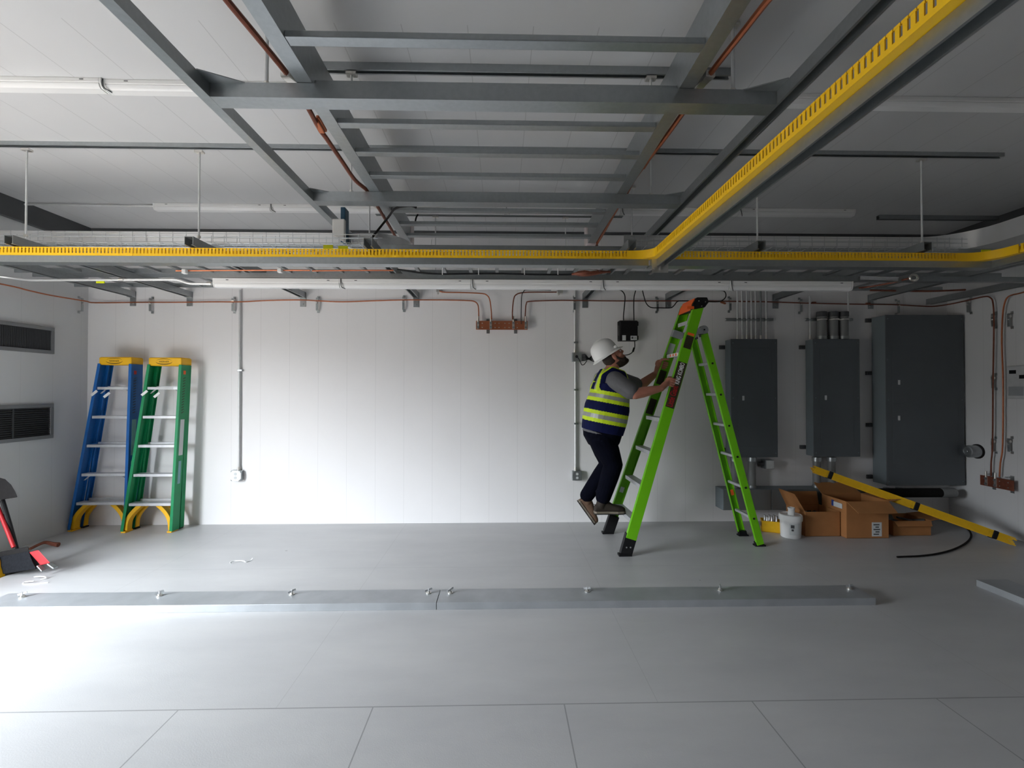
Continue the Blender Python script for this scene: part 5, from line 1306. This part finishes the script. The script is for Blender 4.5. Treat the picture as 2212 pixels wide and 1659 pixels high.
# face details
for s in (-1, 1):
    MB().ball(hd(.0845, s * .032, .006), .0125, 8).build('eye', 'eye_white', person, smooth=True)
    MB().ball(hd(.0925, s * .032, .007), .0065, 6).build('iris', 'hair', person, smooth=True)
    MB().ball(hd(.096, s * .032, .030), (.008, .018, .004), 5, (HF, LT, HU)).build('eyebrow', 'hair', person, smooth=True)
MB().ball(hd(.101, 0, -.0595), (.006, .020, .0045), 6, (HF, LT, HU)).build('mouth', 'lip', person, smooth=True)
# beard and hair
b = MB()
b.loft(head_rings(.012, [(-.138, .050, .020, .020), (-.128, .044, .044, .036), (-.100, .026, .060, .048), (-.078, .018, .074, .056), (-.066, .016, .076, .060)]))
b.ball(hd(.082, 0, -.112), (.030, .036, .026), 8, (HF, LT, HU))
for s in (-1, 1): chain(b, [hd(.055, s * .054, -.085), hd(.028, s * .066, -.055), hd(.012, s * .0725, -.015), hd(.008, s * .073, .02)], [.018, .013, .009, .008], 8)
remesh(b, 'beard', 'hair', person, .005, 3)
b = MB()
b.ball(hd(-.034, 0, .002), (.073, .079, .088), 12, (HF, LT, HU)); b.ball(hd(-.060, 0, -.050), (.040, .058, .048), 10, (HF, LT, HU))
remesh(b, 'hair', 'hair', person, .006, 3)

# shirt: torso and short sleeves
b = MB(); b.loft(torso(.002, 2, 9))
hem = [[p - AX * .035 for p in torso(.004, 2, 3)[0]], torso(.006, 2, 3)[0]]
b.loft(hem)
for s_, e_, nm in ((SR, ER, 0), (SL, EL, 0)):
    chain(b, [s_ + Vector((0, .05 if s_.y < YP else -.05, .012)), s_, lerp(s_, e_, .45), lerp(s_, e_, .80)], [.080, .086, .080, .078], 16)
remesh(b, 'shirt', 'shirt_grey', person, .0065, 4)
# vest
ref = pp(1307, 880, YP)
def tz(py): return (pp(1307, py, YP) - ref).dot(AX)
bands = [(tz(922), 0), (tz(914), 0), (tz(906), 1), (tz(897), 2), (tz(889), 1), (tz(870), 0), (tz(862), 1), (tz(854), 2), (tz(846), 1)]
def vest_pick(c):
    t_ = (c - ref).dot(AX); l_ = abs((c - ref).dot(LT)); f_ = (c - ref).dot(FW_)
    for k in range(1, len(bands)):
        if bands[k - 1][0] <= t_ < bands[k][0]: return bands[k][1]
    if t_ < bands[0][0]: return 0
    # shoulder straps above the upper band
    top = t_ - bands[-1][0]
    lim = .124 - top * .10
    d = abs(l_ - lim)
    return 2 if d < .020 else (1 if d < .044 else 0)
b = MB()
g = .016
rings = [[p - AX * .012 for p in torso(g, 2, 3)[0]]] + torso(g, 3, 7)
b.loft(rings)
# upper part narrows to shoulder panels and leaves the armholes free
up = []
for (c, fd, hl), ll in zip(TORSO[6:9], (.190, .150, .120)):
    p = pp(c[0], c[1] - 3, YP); n = 28
    up.append([p + FW_ * (math.copysign(abs(math.cos(2 * PI * k / n)) ** (2 / 2.4), math.cos(2 * PI * k / n)) * (fd + g)) + LT * (math.copysign(abs(math.sin(2 * PI * k / n)) ** (2 / 2.4), math.sin(2 * PI * k / n)) * ll) for k in range(n)])
b.loft(up)
for s in (-1, 1):
    chain(b, [pp(1298, 840, YP) + LT * s * .118 - FW_ * .04, pp(1304, 816, YP) + LT * s * .118 - FW_ * .025, pp(1316, 803, YP) + LT * s * .112, pp(1333, 810, YP) + LT * s * .118 + FW_ * .015, pp(1340, 832, YP) + LT * s * .124 + FW_ * .02], [.05, .05, .048, .046, .046], 12)
remesh(b, 'safety_vest', ['vest_navy', 'vest_lime', 'vest_silver'], person, .0048, 4, pick=vest_pick)['label'] = 'navy safety vest with lime and silver bands'
# trousers
b = MB(); b.loft(torso(.008, 0, 3))
chain(b, [HR + Vector((0, .01, -.01)), lerp(HR, KR, .5), KR, lerp(KR, AR, .35), lerp(KR, AR, .75), AR + Vector((.004, 0, .01))], [.122, .112, .088, .086, .078, .072], 18)
chain(b, [HL_ + Vector((0, -.01, -.01)), lerp(HL_, KL, .5), KL, lerp(KL, AL, .35), lerp(KL, AL, .75), AL], [.122, .110, .086, .085, .076, .070], 18)
b.ball(AR + Vector((.045, 0, .075)), (.040, .05, .030), 8); b.ball(AR + Vector((-.02, 0, .06)), (.05, .06, .028), 8)
b.ball(KR + Vector((-.06, 0, .03)), (.03, .06, .02), 7); b.ball(KL + Vector((-.055, 0, .03)), (.03, .06, .02), 7)
remesh(b, 'trousers', 'jeans', person, .0065, 4)
# boots
def boot(ankle, heel, toe, up, lat, m, nm):
    f = (toe - heel).normalized(); L_ = (toe - heel).length; u = (up - f * f.dot(up)).normalized(); l_ = f.cross(u)
    b = MB(); rings = []
    for s_, w_, h_ in ((-.02, .022, .03), (.0, .034, .060), (.10, .038, .085), (.28, .039, .105), (.42, .041, .095), (.58, .046, .074), (.75, .050, .060), (.90, .044, .050), (.985, .028, .036), (1.0, .012, .02)):
        r = []
        for k in range(18):
            a = 2 * PI * k / 18; ca, sa = math.cos(a), math.sin(a)
            y = h_ / 2 + h_ / 2 * math.copysign(abs(sa) ** .75, sa)
            r.append(heel + f * (s_ * L_) + l_ * (w_ * math.copysign(abs(ca) ** .8, ca)) + u * (y + .012))
        rings.append(r)
    b.loft(rings)
    chain(b, [heel + f * (.20 * L_) + u * .07, lerp(heel + f * (.22 * L_) + u * .10, ankle, .8)], [.047, .050], 16)
    bt = remesh(b, nm, m, person, .005, 3)
    sl = []
    for z_ in (0, .020):
        sl.append([heel + f * (s_ * L_) + l_ * w_ * sg + u * z_ for sg, seq in ((1, [(-.03, .020), (.03, .036), (.30, .036), (.45, .036), (.72, .052), (.92, .044), (1.02, .012)]), (-1, [(1.02, .012), (.92, .044), (.72, .052), (.45, .036), (.30, .036), (.03, .036), (-.03, .020)])) for s_, w_ in seq])
    MB().loft(sl).build('boot_sole', 'boot_sole', bt, bevel=.004)
    MB().loft([[p + u * -.008 for p in sl[0]], [p + u * .001 for p in sl[0]]]).build('boot_tread', 'sole_black', bt)
    lc = MB()
    for k in range(4):
        c = heel + f * ((.44 + .05 * k) * L_) + u * (.112 - .012 * k); lc.tube([c - l_ * .022, c + u * .004, c + l_ * .022], .003, 6)
    lc.build('laces', 'sole_black', bt)
    return bt
zs = .329
hr = pp(1285, 1106, 4.42); hr.z = zs; tr = Vector((pp(1350, 1100, 4.43).x, 4.43, zs))
boot(AR, hr, tr, Vector((0, 0, 1)), 0, 'boot_leather', 'boot')
hl = pp(1249, 1083, 4.64); tl = pp(1284, 1132, 4.645)
boot(AL + Vector((-.005, 0, -.02)), hl, tl, Vector((.8, 0, .45)), 0, 'boot_brown', 'boot')
# hard hat
bt_ = math.radians(32); UU, FF = Vector((-math.sin(bt_), 0, math.cos(bt_))), Vector((math.cos(bt_), 0, math.sin(bt_)))
hc = pp(1310, 767, YP)
prof = [(1.0, 0.0), (.995, .03), (.97, .065), (.90, .10), (.76, .128), (.55, .146), (.30, .155), (.05, .158)]
rings = [[hc + UU * (z_) + FF * (.130 * r_ * math.cos(2 * PI * k / 32)) + LT * (.113 * r_ * math.sin(2 * PI * k / 32)) for k in range(32)] for r_, z_ in prof]
inner = [[hc + UU * (z_ - .004) + FF * (.126 * r_ * math.cos(2 * PI * k / 32)) + LT * (.109 * r_ * math.sin(2 * PI * k / 32)) for k in range(32)] for r_, z_ in reversed(prof)]
hat = MB().loft(rings[::-1] + inner[::-1]).build('hard_hat', 'hat_white', person, smooth=True)
n = 40; o1, o2 = [], []
for k in range(n):
    a = 2 * PI * k / n; ca, sa = math.cos(a), math.sin(a)
    ex = .012 + .035 * max(0, ca) ** 2 + .014 * max(0, -ca) ** 2
    o1.append((hc + FF * (.127 * ca) + LT * (.110 * sa) + UU * .010, hc + FF * ((.130 + ex) * ca) + LT * ((.113 + ex * .6) * sa) + UU * (-.004 - .006 * abs(ca))))
MB().loft([[p for p, q in o1], [q for p, q in o1], [q - UU * .005 for p, q in o1], [p - UU * .006 for p, q in o1], [p for p, q in o1]], cap=False).build('brim', 'hat_white', hat, smooth=True)
MB().tube([hc + UU * (.004 + .158 * math.sin(a)) + FF * (.131 * math.cos(a)) for a in [PI * k / 16 for k in range(2, 15)]], .007, 8).build('crown_ridge', 'hat_white', hat, smooth=True)
for s in (-1, 1):
    c = hc + FF * .095 + LT * s * .088 + UU * .028; MB().ball(c, (.018, .010, .014), 7, (FF, LT, UU)).build('slot_boss', 'hat_white', hat, smooth=True)
